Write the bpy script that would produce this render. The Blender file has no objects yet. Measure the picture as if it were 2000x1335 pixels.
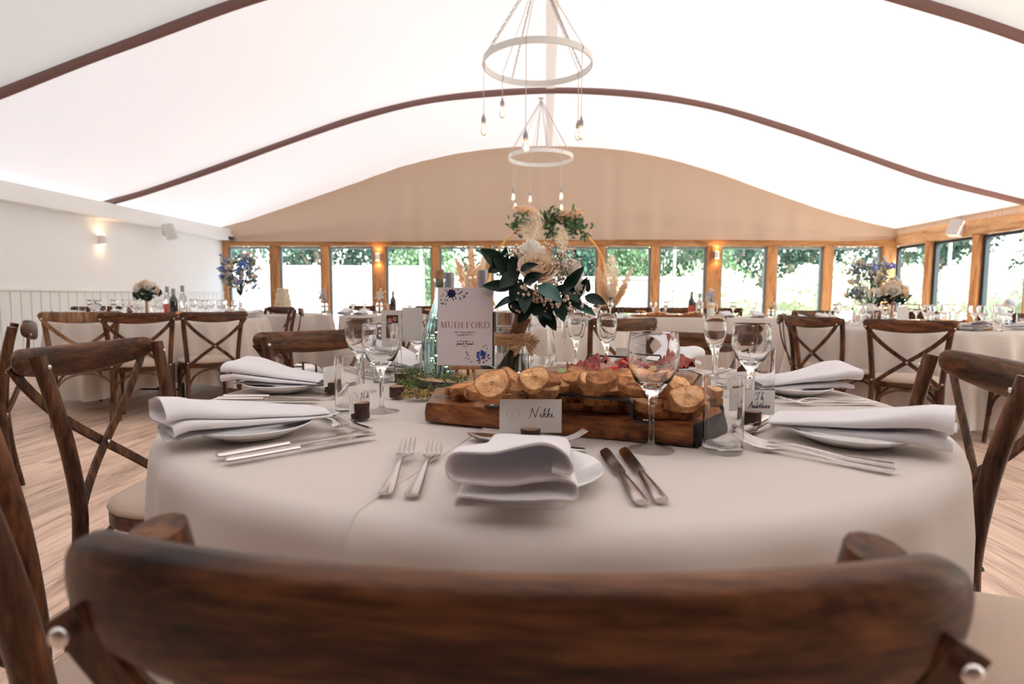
import bpy, math, random
from mathutils import Vector, Matrix, Euler, noise
PI = math.pi
S = bpy.context.scene
COL = S.collection
V = Vector
RND = random.Random(7)

# ------------------------------------------------------------------ camera, light, exposure
CAM_H = .982
CAM_F = 1120.0            # focal length in pixels of the 2000 px wide frame
YAW, PITCH, ROLL = .05737771616772527, .07915491645639375, .005235987755982988
_fw = V((-math.sin(YAW)*math.cos(PITCH), math.cos(YAW)*math.cos(PITCH), -math.sin(PITCH)))
_r = V((math.cos(YAW), math.sin(YAW), 0)); _u = _r.cross(_fw)
_r2 = _r*math.cos(ROLL) + _u*math.sin(ROLL); _u2 = -_r*math.sin(ROLL) + _u*math.cos(ROLL)
cd = bpy.data.cameras.new('camera'); cam = bpy.data.objects.new('camera', cd); COL.objects.link(cam)
cam.matrix_world = Matrix(((_r2.x, _u2.x, -_fw.x, 0), (_r2.y, _u2.y, -_fw.y, 0), (_r2.z, _u2.z, -_fw.z, CAM_H), (0, 0, 0, 1)))
cd.sensor_width = 36; cd.lens = CAM_F/2000*36
cd.clip_start = .02; cd.clip_end = 300
cd.dof.use_dof = True; cd.dof.focus_distance = 1.25; cd.dof.aperture_fstop = 5.0
S.camera = cam

def at_z(x, y, z):        # a photo pixel on the level z
    d = _fw + _r2*((x-1000)/CAM_F) + _u2*((667.5-y)/CAM_F)
    return V((0, 0, CAM_H)) + d*((z-CAM_H)/d.z)
def at_y(x, y, Y):        # a photo pixel at the depth Y
    d = _fw + _r2*((x-1000)/CAM_F) + _u2*((667.5-y)/CAM_F)
    return V((0, 0, CAM_H)) + d*(Y/d.y)

w = bpy.data.worlds.new('world'); S.world = w; w.use_nodes = True
wn = w.node_tree; wn.nodes.clear()
sky = wn.nodes.new('ShaderNodeTexSky'); sky.sky_type = 'NISHITA'; sky.sun_disc = False
sky.sun_elevation = math.radians(48); sky.sun_rotation = math.radians(140); sky.air_density = 1.3; sky.dust_density = 2.5
bg = wn.nodes.new('ShaderNodeBackground'); bg.inputs[1].default_value = .55
wo = wn.nodes.new('ShaderNodeOutputWorld')
wn.links.new(sky.outputs[0], bg.inputs[0]); wn.links.new(bg.outputs[0], wo.inputs[0])
sl = bpy.data.lights.new('sun', 'SUN'); sl.energy = 9; sl.angle = math.radians(.6); sl.color = (1, .965, .92)
sun = bpy.data.objects.new('sun', sl); COL.objects.link(sun)
sun.rotation_euler = V((-.55, .62, -.95)).to_track_quat('-Z', 'Y').to_euler()
vs = S.view_settings
vs.view_transform = 'Standard'; vs.look = 'None'; vs.gamma = 1; vs.use_curve_mapping = False
vs.exposure = 1.0
S.cycles.max_bounces = 14; S.cycles.diffuse_bounces = 6; S.cycles.glossy_bounces = 6
S.cycles.transmission_bounces = 14; S.cycles.transparent_max_bounces = 24
S.cycles.sample_clamp_indirect = 6; S.cycles.use_denoising = True

# ------------------------------------------------------------------ mesh building
class MB:
    def __init__(s): s.v = []; s.f = []; s.m = []; s.cm = 0
    def add(s, vs, fs):
        b = len(s.v); s.v += [tuple(p) for p in vs]; s.f += [tuple(i+b for i in f) for f in fs]; s.m += [s.cm]*len(fs)
        return s
    def box(s, c, d, M=None):
        c = V(c); h = V(d)/2; vs = []
        for z in (-1, 1):
            for x, y in ((-1, -1), (1, -1), (1, 1), (-1, 1)):
                p = V((x*h.x, y*h.y, z*h.z))
                if M: p = M @ p
                vs.append(p+c)
        return s.add(vs, [(3, 2, 1, 0), (4, 5, 6, 7), (0, 1, 5, 4), (1, 2, 6, 5), (2, 3, 7, 6), (3, 0, 4, 7)])
    def rings(s, R, close_a=True, close_b=True, loop=False):
        n = len(R[0]); vs = [p for r in R for p in r]; fs = []
        k = len(R)
        for i in range(k if loop else k-1):
            a, b = i*n, ((i+1) % k)*n
            for j in range(n):
                j2 = (j+1) % n; fs.append((a+j, a+j2, b+j2, b+j))
        if not loop:
            if close_a: fs.append(tuple(range(n-1, -1, -1)))
            if close_b: fs.append(tuple((k-1)*n+j for j in range(n)))
        return s.add(vs, fs)
    def tube(s, pts, r, n=8, loop=False, ry=None, up=None, cap=True):
        pts = [V(p) for p in pts]; k = len(pts)
        rr = r if isinstance(r, (list, tuple)) else [r]*k
        ry = ry if ry is not None else None
        R = []; prev = None
        for i, p in enumerate(pts):
            if loop: t = pts[(i+1) % k]-pts[i-1]
            else: t = pts[min(i+1, k-1)]-pts[max(i-1, 0)]
            t.normalize()
            if up is not None: u = V(up)
            elif prev is None: u = V((0, 0, 1)) if abs(t.z) < .9 else V((0, 1, 0))
            else: u = prev
            a = u.cross(t)
            if a.length < 1e-6: a = V((1, 0, 0)).cross(t)
            a.normalize(); b = t.cross(a); b.normalize(); prev = b
            ra = rr[i]; rb = (ry[i] if isinstance(ry, (list, tuple)) else ry) if ry is not None else ra
            R.append([p + a*(ra*math.cos(2*PI*j/n)) + b*(rb*math.sin(2*PI*j/n)) for j in range(n)])
        return s.rings(R, cap, cap, loop)
    def strip(s, pts, wdt, thk, up):      # flat bar with rectangular section; up = direction of the thickness per point or one
        pts = [V(p) for p in pts]; R = []; k = len(pts)
        for i, p in enumerate(pts):
            t = (pts[min(i+1, k-1)]-pts[max(i-1, 0)]).normalized()
            u = V(up[i]) if isinstance(up, list) else V(up)
            a = u.cross(t).normalized(); b = t.cross(a).normalized()
            ww = wdt[i] if isinstance(wdt, list) else wdt
            e = min(thk*.3, ww*.2)
            h, q = ww/2, thk/2
            R.append([p+a*x+b*y for x, y in ((-h+e, -q), (h-e, -q), (h, -q+e), (h, q-e), (h-e, q), (-h+e, q), (-h, q-e), (-h, -q+e))])
        return s.rings(R)
    def lathe(s, prof, n=24, c=(0, 0, 0), M=None):
        c = V(c); R = []
        for r, z in prof:
            ring = []
            for j in range(n):
                p = V((r*math.cos(2*PI*j/n), r*math.sin(2*PI*j/n), z))
                ring.append((M @ p if M else p)+c)
            R.append(ring)
        return s.rings(R, prof[0][0] > 1e-5, prof[-1][0] > 1e-5)
    def ball(s, c, r, n=8, m=5, sc=(1, 1, 1)):
        c = V(c); vs = [c+V((0, 0, r*sc[2]))]; fs = []
        for i in range(1, m):
            a = PI*i/m
            for j in range(n):
                b = 2*PI*j/n
                vs.append(c+V((r*sc[0]*math.sin(a)*math.cos(b), r*sc[1]*math.sin(a)*math.sin(b), r*sc[2]*math.cos(a))))
        vs.append(c-V((0, 0, r*sc[2])))
        for j in range(n):
            j2 = (j+1) % n; fs.append((0, 1+j, 1+j2))
            for i in range(m-2):
                a = 1+i*n; fs.append((a+j, a+n+j, a+n+j2, a+j2))
            a = 1+(m-2)*n; fs.append((a+j, len(vs)-1, a+j2))
        return s.add(vs, fs)
    def grid(s, P, flip=False):           # P rows of points
        n = len(P[0]); vs = [p for r in P for p in r]; fs = []
        for i in range(len(P)-1):
            for j in range(n-1):
                q = (i*n+j, i*n+j+1, (i+1)*n+j+1, (i+1)*n+j); fs.append(q[::-1] if flip else q)
        return s.add(vs, fs)
    def prism(s, poly, z0, z1):
        n = len(poly); vs = [(x, y, z0) for x, y in poly]+[(x, y, z1) for x, y in poly]
        return s.add(vs, [tuple(range(n-1, -1, -1)), tuple(range(n, 2*n))]+[(j, (j+1) % n, n+(j+1) % n, n+j) for j in range(n)])
    def leaf(s, base, tip, wd, nrm=(0, -1, 0), curl=.15, fold=.25, n=7):
        base, tip = V(base), V(tip); t = tip-base; L = t.length; t.normalize()
        nn = V(nrm); a = t.cross(nn)
        if a.length < 1e-4: a = t.cross(V((.3, .5, .8)))
        a.normalize(); nn = a.cross(t).normalized(); P = []
        for i in range(n+1):
            f = i/n; hw = wd/2*math.sin(PI*min(1, f**.8))**.75 if 0 < f < 1 else wd*.02
            c = base+t*(L*f)+nn*(curl*L*(math.sin(PI*f)))
            P.append([c+a*(hw*x)-nn*(fold*hw*(1-abs(x))) for x in (-1, -.55, 0, .55, 1)])
        return s.grid(P)
    def mesh(s, name, smooth=True, sharp=None):
        me = bpy.data.meshes.new(name); me.from_pydata(s.v, [], s.f)
        me.polygons.foreach_set('use_smooth', [smooth]*len(s.f))
        if any(s.m): me.polygons.foreach_set('material_index', s.m)
        me.update()
        if smooth and sharp is not None: me.set_sharp_from_angle(angle=math.radians(sharp))
        return me

def obj(name, mb, mat, parent=None, smooth=True, sharp=40, bevel=0, loc=None, rot=None, kind=None, label=None):
    me = mb.mesh(name, smooth, sharp) if isinstance(mb, MB) else mb
    if not me.materials:
        for m in (mat if isinstance(mat, (list, tuple)) else [mat]): me.materials.append(m)
    o = bpy.data.objects.new(name, me); COL.objects.link(o)
    if parent: o.parent = parent
    if loc is not None: o.location = loc
    if rot is not None: o.rotation_euler = rot
    if bevel:
        b = o.modifiers.new('b', 'BEVEL'); b.width = bevel; b.segments = 2; b.limit_method = 'ANGLE'
    if kind: o['kind'] = kind
    if label: o['label'] = label
    return o
def tag(o, label, cat, group=None, kind=None):
    o['label'] = label; o['category'] = cat
    if group: o['group'] = group
    if kind: o['kind'] = kind
    return o
def thing(name, label, cat, loc=(0, 0, 0), rz=0, group=None):
    o = bpy.data.objects.new(name, None); COL.objects.link(o); o.empty_display_size = .05
    o.location = loc; o.rotation_euler = (0, 0, rz)
    return tag(o, label, cat, group)
def struct(name, mb, mat, parent=None, **k):
    o = obj(name, mb, mat, parent, **k)
    if not parent: o['kind'] = 'structure'
    return o
def sempty(name, loc=(0, 0, 0)):
    o = bpy.data.objects.new(name, None); COL.objects.link(o); o.location = loc; o['kind'] = 'structure'; return o
KIDS = {}
def kids(o):
    return [c for c in bpy.data.objects if c.parent == o]
def dup(root, loc, rz=0, label=None, group=None, rot=None, scale=None):
    if root.name not in KIDS: KIDS[root.name] = [(c, kids(c)) for c in kids(root)]
    r = root.copy(); COL.objects.link(r); r.location = loc; r.rotation_euler = rot if rot else (0, 0, rz)
    if scale: r.scale = (scale,)*3
    if label: r['label'] = label
    if group: r['group'] = group
    for ch, gs in KIDS[root.name]:
        c = ch.copy(); COL.objects.link(c); c.parent = r
        for g in gs:
            d = g.copy(); COL.objects.link(d); d.parent = c
    return r
class Proto:                              # the first placing moves the original, the next ones copy it
    def __init__(s, root): s.root = root; s.used = False
    def put(s, loc, rz=0, label=None, group=None, rot=None, scale=None):
        if s.used: return dup(s.root, loc, rz, label, group, rot, scale)
        s.used = True; o = s.root
        KIDS[o.name] = [(c, kids(c)) for c in kids(o)]
        o.location = loc; o.rotation_euler = rot if rot else (0, 0, rz)
        if scale: o.scale = (scale,)*3
        if label: o['label'] = label
        if group: o['group'] = group
        return o

# ------------------------------------------------------------------ materials
def _new(name):
    m = bpy.data.materials.new(name); m.use_nodes = True; nt = m.node_tree
    return m, nt, nt.nodes['Principled BSDF'], nt.nodes['Material Output']
def plain(name, col, rough=.5, metal=0, bump=0, bscale=60, var=0, trans=0, emis=None, estr=0, coat=0, spec=.5, sheen=0, obvar=0):
    m, nt, p, out = _new(name)
    p.inputs['Base Color'].default_value = (*col, 1); p.inputs['Roughness'].default_value = rough; p.inputs['Metallic'].default_value = metal
    p.inputs['Specular IOR Level'].default_value = spec; p.inputs['Coat Weight'].default_value = coat; p.inputs['Sheen Weight'].default_value = sheen
    if emis: p.inputs['Emission Color'].default_value = (*emis, 1); p.inputs['Emission Strength'].default_value = estr
    tc = nt.nodes.new('ShaderNodeTexCoord')
    if bump or var:
        nz = nt.nodes.new('ShaderNodeTexNoise'); nz.inputs['Scale'].default_value = bscale; nz.inputs['Detail'].default_value = 5
        nt.links.new(tc.outputs['Object'], nz.inputs['Vector'])
        if bump:
            b = nt.nodes.new('ShaderNodeBump'); b.inputs['Strength'].default_value = bump; b.inputs['Distance'].default_value = .004
            nt.links.new(nz.outputs['Fac'], b.inputs['Height']); nt.links.new(b.outputs[0], p.inputs['Normal'])
        if var:
            n2 = nt.nodes.new('ShaderNodeTexNoise'); n2.inputs['Scale'].default_value = bscale*.25
            nt.links.new(tc.outputs['Object'], n2.inputs['Vector'])
            r = nt.nodes.new('ShaderNodeValToRGB')
            r.color_ramp.elements[0].position = .3; r.color_ramp.elements[1].position = .7
            r.color_ramp.elements[0].color = (*[c*(1-var) for c in col], 1); r.color_ramp.elements[1].color = (*[min(1, c*(1+var)) for c in col], 1)
            nt.links.new(n2.outputs['Fac'], r.inputs[0]); nt.links.new(r.outputs[0], p.inputs['Base Color'])
    if obvar:
        oi = nt.nodes.new('ShaderNodeObjectInfo'); h = nt.nodes.new('ShaderNodeHueSaturation')
        mr = nt.nodes.new('ShaderNodeMapRange'); mr.inputs[3].default_value = 1-obvar; mr.inputs[4].default_value = 1+obvar
        nt.links.new(oi.outputs['Random'], mr.inputs[0]); nt.links.new(mr.outputs[0], h.inputs['Value'])
        src = p.inputs['Base Color'].links[0].from_socket if p.inputs['Base Color'].links else None
        if src: nt.links.new(src, h.inputs['Color'])
        else: h.inputs['Color'].default_value = (*col, 1)
        nt.links.new(h.outputs[0], p.inputs['Base Color'])
    if trans:
        t = nt.nodes.new('ShaderNodeBsdfTranslucent'); t.inputs[0].default_value = (*col, 1)
        mx = nt.nodes.new('ShaderNodeMixShader'); mx.inputs[0].default_value = trans
        nt.links.new(p.outputs[0], mx.inputs[1]); nt.links.new(t.outputs[0], mx.inputs[2]); nt.links.new(mx.outputs[0], out.inputs[0])
    return m
def wood(name, dark, light, sc=(30, 3, 30), rough=.45, ring=6, bump=.25, obvar=.12, mid=None, spec=.4):
    m, nt, p, out = _new(name); N = nt.nodes.new; Lk = nt.links.new
    tc = N('ShaderNodeTexCoord'); oi = N('ShaderNodeObjectInfo'); mp = N('ShaderNodeMapping'); mp.inputs['Scale'].default_value = sc
    ad = N('ShaderNodeVectorMath'); ad.operation = 'ADD'; cb = N('ShaderNodeCombineXYZ')
    ml = N('ShaderNodeMath'); ml.operation = 'MULTIPLY'; ml.inputs[1].default_value = 37
    Lk(oi.outputs['Random'], ml.inputs[0])
    for i in range(3): Lk(ml.outputs[0], cb.inputs[i])
    Lk(tc.outputs['Object'], mp.inputs[0]); Lk(mp.outputs[0], ad.inputs[0]); Lk(cb.outputs[0], ad.inputs[1])
    n1 = N('ShaderNodeTexNoise'); n1.inputs['Scale'].default_value = 1; n1.inputs['Detail'].default_value = 7; n1.inputs['Roughness'].default_value = .65; n1.inputs['Distortion'].default_value = .8
    n2 = N('ShaderNodeTexNoise'); n2.inputs['Scale'].default_value = ring; n2.inputs['Detail'].default_value = 3
    Lk(ad.outputs[0], n1.inputs['Vector']); Lk(ad.outputs[0], n2.inputs['Vector'])
    mx = N('ShaderNodeMath'); mx.operation = 'MULTIPLY_ADD'; mx.inputs[1].default_value = .35; Lk(n2.outputs['Fac'], mx.inputs[0]); Lk(n1.outputs['Fac'], mx.inputs[2])
    r = N('ShaderNodeValToRGB'); e = r.color_ramp.elements
    e[0].position = .48; e[0].color = (*dark, 1); e[1].position = .88; e[1].color = (*light, 1)
    if mid: q = e.new(.66); q.color = (*mid, 1)
    Lk(mx.outputs[0], r.inputs[0])
    h = N('ShaderNodeHueSaturation'); mr = N('ShaderNodeMapRange'); mr.inputs[3].default_value = 1-obvar; mr.inputs[4].default_value = 1+obvar
    Lk(oi.outputs['Random'], mr.inputs[0]); Lk(mr.outputs[0], h.inputs['Value']); Lk(r.outputs[0], h.inputs['Color']); Lk(h.outputs[0], p.inputs['Base Color'])
    b = N('ShaderNodeBump'); b.inputs['Strength'].default_value = bump; b.inputs['Distance'].default_value = .002
    Lk(mx.outputs[0], b.inputs['Height']); Lk(b.outputs[0], p.inputs['Normal'])
    p.inputs['Roughness'].default_value = rough; p.inputs['Specular IOR Level'].default_value = spec
    return m
def glass(name, col=(1, 1, 1), rough=0, ior=1.45):
    m, nt, p, out = _new(name)
    p.inputs['Base Color'].default_value = (*col, 1); p.inputs['Roughness'].default_value = rough
    p.inputs['Transmission Weight'].default_value = 1; p.inputs['IOR'].default_value = ior
    return m
def pane_mat():
    m, nt, p, out = _new('window_glass'); nt.nodes.remove(p)
    t = nt.nodes.new('ShaderNodeBsdfTransparent'); t.inputs[0].default_value = (.95, .975, .965, 1)
    g = nt.nodes.new('ShaderNodeBsdfGlossy'); g.inputs['Roughness'].default_value = .02
    lw = nt.nodes.new('ShaderNodeLayerWeight'); lw.inputs[0].default_value = .5
    pw_ = nt.nodes.new('ShaderNodeMath'); pw_.operation = 'POWER'; pw_.inputs[1].default_value = 4; nt.links.new(lw.outputs['Facing'], pw_.inputs[0])
    f = nt.nodes.new('ShaderNodeMath'); f.operation = 'MULTIPLY_ADD'; f.inputs[1].default_value = .5; f.inputs[2].default_value = .03; nt.links.new(pw_.outputs[0], f.inputs[0])
    mx = nt.nodes.new('ShaderNodeMixShader')
    nt.links.new(f.outputs[0], mx.inputs[0]); nt.links.new(t.outputs[0], mx.inputs[1]); nt.links.new(g.outputs[0], mx.inputs[2]); nt.links.new(mx.outputs[0], out.inputs[0])
    return m
def cloth(name, col, trans=.15, scale=900, bump=.12, fold=0):
    m = plain(name, col, .9, bump=bump, bscale=scale, trans=trans, spec=.15, sheen=.2)
    return m
def bread(name, light, dark, lo, hi):
    m, nt, p, out = _new(name); N = nt.nodes.new; Lk = nt.links.new
    tc = N('ShaderNodeTexCoord'); oi = N('ShaderNodeObjectInfo'); ad = N('ShaderNodeVectorMath'); ad.operation = 'ADD'; Lk(tc.outputs['Object'], ad.inputs[0]); Lk(oi.outputs['Random'], ad.inputs[1])
    n1 = N('ShaderNodeTexNoise'); n1.inputs['Scale'].default_value = 38; n1.inputs['Detail'].default_value = 6; n1.inputs['Roughness'].default_value = .7; Lk(ad.outputs[0], n1.inputs['Vector'])
    r = N('ShaderNodeValToRGB'); r.color_ramp.elements[0].position = lo; r.color_ramp.elements[1].position = hi; r.color_ramp.elements[0].color = (*dark, 1); r.color_ramp.elements[1].color = (*light, 1); Lk(n1.outputs['Fac'], r.inputs[0])
    vo = N('ShaderNodeTexVoronoi'); vo.inputs['Scale'].default_value = 210; Lk(ad.outputs[0], vo.inputs['Vector'])
    pr = N('ShaderNodeMapRange'); pr.inputs[1].default_value = .08; pr.inputs[2].default_value = .32; pr.inputs[3].default_value = .62; pr.inputs[4].default_value = 1; Lk(vo.outputs['Distance'], pr.inputs[0])
    h = N('ShaderNodeHueSaturation'); mr = N('ShaderNodeMapRange'); mr.inputs[3].default_value = .78; mr.inputs[4].default_value = 1.15; Lk(oi.outputs['Random'], mr.inputs[0])
    ml = N('ShaderNodeMath'); ml.operation = 'MULTIPLY'; Lk(mr.outputs[0], ml.inputs[0]); Lk(pr.outputs[0], ml.inputs[1]); Lk(ml.outputs[0], h.inputs['Value']); Lk(r.outputs[0], h.inputs['Color']); Lk(h.outputs[0], p.inputs['Base Color'])
    b = N('ShaderNodeBump'); b.inputs['Strength'].default_value = .9; b.inputs['Distance'].default_value = .003; Lk(pr.outputs[0], b.inputs['Height']); Lk(b.outputs[0], p.inputs['Normal']); p.inputs['Roughness'].default_value = .85
    return m
M = dict(
    chair=wood('chair_oak', (.008, .003, .0015), (.21, .082, .033), sc=(26, 26, 4), rough=.42, mid=(.07, .025, .0105), spec=.3),
    chair_x=wood('chair_oak_rail', (.008, .003, .0015), (.22, .085, .034), sc=(4, 34, 34), rough=.42, mid=(.072, .026, .0105), spec=.3),
    chair_pale=wood('chair_oak_worn', (.07, .032, .015), (.34, .2, .11), sc=(26, 26, 4), rough=.5, mid=(.17, .085, .04)),
    bolt=plain('bolt_steel', (.75, .73, .7), .3, 1),
    cushion=plain('cushion_beige', (.56, .43, .34), .85, bump=.15, bscale=300, spec=.2, sheen=.2),
    linen=cloth('table_linen', (.74, .665, .61)),
    napkin=cloth('napkin_linen', (.88, .85, .86), trans=.2, scale=700),
    china=plain('china_white', (.85, .83, .82), .12, coat=.4),
    steel=plain('cutlery_steel', (.6, .55, .52), .17, 1),
    glass=glass('clear_glass'),
    aqua=glass('aqua_glass', (.72, .93, .92)),
    cork=plain('cork', (.52, .3, .17), .9, bump=.6, bscale=200, var=.3),
    bark=plain('log_bark', (.07, .032, .022), .9, bump=1, bscale=160, var=.6),
    logtop=wood('log_end', (.2, .09, .04), (.5, .3, .16), sc=(120, 120, 20)),
    card=plain('card_white', (.86, .83, .8), .8, trans=.15),
    cardk=plain('card_lilac', (.74, .655, .66), .8, bump=.05, bscale=300),
    ink=plain('ink_dark', (.03, .025, .05), .7),
    copper=plain('ink_copper', (.36, .10, .045), .5, 0),
    emboss=plain('emboss_cream', (.72, .66, .6), .5),
    navy=plain('ink_navy', (.012, .018, .1), .8), blue=plain('ink_blue', (.05, .09, .42), .8), sage=plain('ink_sage', (.36, .38, .33), .8), dusk=plain('ink_dusk', (.35, .36, .42), .8),
    easel=wood('easel_pine', (.4, .19, .09), (.62, .36, .2), sc=(60, 60, 12)),
    board=wood('board_olive', (.02, .006, .003), (.46, .19, .06), sc=(9, 16, 26), rough=.33, ring=3.5, mid=(.24, .075, .022), bump=.4, obvar=.03),
    char=plain('board_charred_bark', (.009, .007, .008), .9, bump=1, bscale=90, var=.5),
    boardend=wood('board_end_grain', (.16, .11, .09), (.5, .37, .28), sc=(50, 50, 50), rough=.7),
    iron=plain('black_iron', (.05, .045, .045), .35, .8),
    crumb=bread('bread_crumb', (.90, .54, .28), (.58, .24, .085), .35, .6),
    toast=bread('bread_toasted', (.68, .31, .11), (.22, .06, .02), .38, .62),
    crust=bread('bread_crust', (.60, .28, .10), (.19, .055, .018), .36, .66),
    ham=plain('cured_ham', (.38, .065, .04), .4, bump=.4, bscale=90, var=.55, trans=.15, obvar=.2),
    hamfat=plain('ham_fat', (.72, .42, .33), .4, trans=.2),
    red=plain('red_pepper', (.75, .03, .008), .25, bump=.4, bscale=70, var=.5, trans=.25),
    cheese=plain('cheese_yellow', (.85, .58, .22), .5, bump=.1),
    salami=plain('salami', (.45, .07, .06), .45, bump=.3, bscale=200, var=.5),
    green=plain('cucumber_green', (.25, .38, .12), .5),
    olive_g=plain('herb_green', (.03, .07, .02), .6, var=.4, bscale=90),
    moss=plain('moss', (.12, .16, .03), .9, bump=1, bscale=120, var=.6),
    mossy=plain('moss_ochre', (.42, .27, .08), .9, bump=1, bscale=120, var=.4),
    leafd=plain('leaf_dark', (.004, .022, .013), .42, bump=.15, bscale=60, var=.4, obvar=.35, spec=.3),
    leafb=plain('leaf_blue_green', (.03, .12, .095), .4, bump=.2, bscale=60, var=.3),
    stem=plain('stem_green', (.02, .07, .03), .5, var=.4),
    rose=plain('rose_ivory', (.88, .72, .56), .6, trans=.3, spec=.2),
    rosew=plain('rose_white', (.9, .86, .8), .6, trans=.3, spec=.2),
    gyp=plain('gypsophila_bud', (.78, .62, .5), .8),
    burlap=plain('burlap', (.26, .11, .055), .95, bump=1, bscale=500, var=.3),
    raffia=wood('raffia', (.36, .17, .07), (.8, .52, .3), sc=(20, 20, 160), rough=.8, ring=2),
    raffiab=plain('raffia_bow', (.82, .55, .33), .8, var=.3, bscale=80),
    water=glass('water', (.93, .96, .95), ior=1.33),
    foil=plain('grey_bottle_cap', (.36, .34, .38), .45, .4),
    dglass=plain('dark_bottle_glass', (.012, .014, .012), .08, coat=1), wlabel=plain('wine_label', (.62, .12, .09), .6),
    photo=plain('photo_print', (.1, .04, .035), .35), skin=plain('photo_skin', (.55, .25, .17), .5), photow=plain('photo_light', (.6, .55, .55), .5),
    wire=plain('silver_wire', (.5, .48, .46), .25, 1),
    copperv=plain('copper_vessel', (.62, .36, .24), .3, .8, var=.2),
    orange=plain('orange_tint', (.85, .25, .04), .5),
    wallw=plain('painted_plaster_white', (.88, .92, .94), .85, bump=.05, bscale=200),
    beam=plain('painted_beam_white', (.86, .88, .88), .7, bump=.05),
    tgw=plain('painted_boarding_white', (.82, .86, .86), .6),
    oak=wood('green_oak', (.26, .1, .032), (.66, .36, .16), sc=(9, 9, 1.2), rough=.7, mid=(.5, .24, .09), bump=.3, obvar=.12),
    oak_x=wood('green_oak_beam', (.3, .12, .04), (.68, .38, .17), sc=(1.2, 9, 9), rough=.7, mid=(.52, .26, .1), bump=.3, obvar=.08),
    oak_y=wood('green_oak_side_beam', (.3, .14, .06), (.7, .45, .24), sc=(9, 1.2, 9), rough=.7, mid=(.56, .33, .16), bump=.3, obvar=.08),
    frame=plain('window_frame_grey', (.24, .31, .33), .5), framed=plain('window_frame_dark', (.006, .016, .024), .6),
    pane=pane_mat(),
    canvas=plain('marquee_canvas', (.83, .81, .785), .9, bump=.06, bscale=3, trans=.088, spec=.1),
    lining=plain('marquee_lining_near', (.72, .74, .71), .9, trans=.06, spec=.1),
    unseen_bay_bright=plain('unseen_canvas_brightened', (.82, .79, .75), .9, trans=.18, spec=.1),  # unseen roof bay, made extra translucent to light the table from above
    unseen_bay_dark=plain('unseen_ceiling_darkened', (.30, .25, .21), .9, spec=.1),  # unseen last bay, made opaque and dark to keep the near chair dim
    gable=plain('gable_drape', (.54, .405, .30), .95, bump=.05, bscale=60, trans=.08, spec=.1),
    rib=plain('rib_sleeve', (.23, .13, .115), .8, bump=.2, bscale=8),
    white=plain('white_enamel', (.82, .82, .79), .45), plastic=plain('white_plastic', (.7, .69, .68), .5), black=plain('black_plastic', (.015, .016, .02), .4),
    cord=plain('natural_cord', (.66, .58, .5), .9), chain=plain('chain_grey_white', (.5, .49, .47), .5), holder=plain('grey_bulb_holder', (.4, .37, .37), .4, .3),
    bulb=glass('amber_bulb', (1, .93, .8)), fil=plain('filament', (1, .7, .4), emis=(1, .62, .28), estr=25),
    glow=plain('lamp_glow', (1, .8, .6), emis=(1, .55, .25), estr=14), fairy=plain('fairy_light', (1, .8, .5), emis=(1, .72, .35), estr=10),
    gold=plain('gold_hoop', (.85, .5, .16), .3, .8),
    pampas=plain('pampas', (.95, .74, .52), .95, trans=.35, spec=.1), pampasw=plain('pampas_pale', (.97, .9, .78), .95, trans=.35, spec=.1),
    cake=plain('woven_cream', (.72, .6, .44), .8, bump=.6, bscale=120, var=.15),
    bluef=plain('delphinium_blue', (.16, .26, .75), .7, trans=.2, obvar=.2), whitef=plain('blossom_white', (.86, .84, .8), .7, trans=.2), creamf=plain('blossom_cream', (.85, .72, .55), .7, trans=.2), palef=plain('blossom_pale_blue', (.5, .58, .8), .7, trans=.2),
    leafm=plain('leaf_mid', (.06, .14, .05), .5, var=.4, bscale=20, trans=.15),
    treeleaf=plain('tree_leaf', (.03, .085, .055), .5, trans=.25, obvar=.35), treeleaf2=plain('tree_leaf_pale', (.14, .24, .12), .5, trans=.35, obvar=.2), bushleaf=plain('bush_leaf', (.58, .66, .46), .6, trans=.3),
    trunk=plain('trunk_bark', (.09, .065, .05), .9, bump=1, bscale=15, var=.4), trunkp=plain('trunk_pale', (.4, .37, .33), .9, var=.3, bscale=10),
    patio=plain('patio_stone', (.74, .7, .64), .9, var=.08, bscale=8), lawn=plain('lawn', (.3, .36, .2), .9, var=.3, bscale=30),
    screen=plain('white_screen', (.86, .86, .86), .8), brick=plain('pale_brick', (.62, .52, .47), .9, bump=.5, bscale=20, var=.2),
    parasol=plain('parasol_canvas', (.85, .84, .8), .9, trans=.3),
    shirt=plain('blue_shirt', (.02, .05, .15), .9), skin2=plain('skin', (.33, .16, .11), .6), hair=plain('grey_hair', (.10, .09, .09), .9, bump=1, bscale=150),
    steelleg=plain('table_leg_black', (.02, .02, .025), .4, .3), ply=plain('plywood_top', (.5, .36, .22), .7),
)
# floor boards: greyish pink timber with per-board tone
M['plank'] = wood('floor_plank', (.36, .21, .15), (.88, .66, .50), sc=(16, 1.6, 16), rough=.42, mid=(.70, .48, .36), ring=5, bump=.3, obvar=.16)
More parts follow.
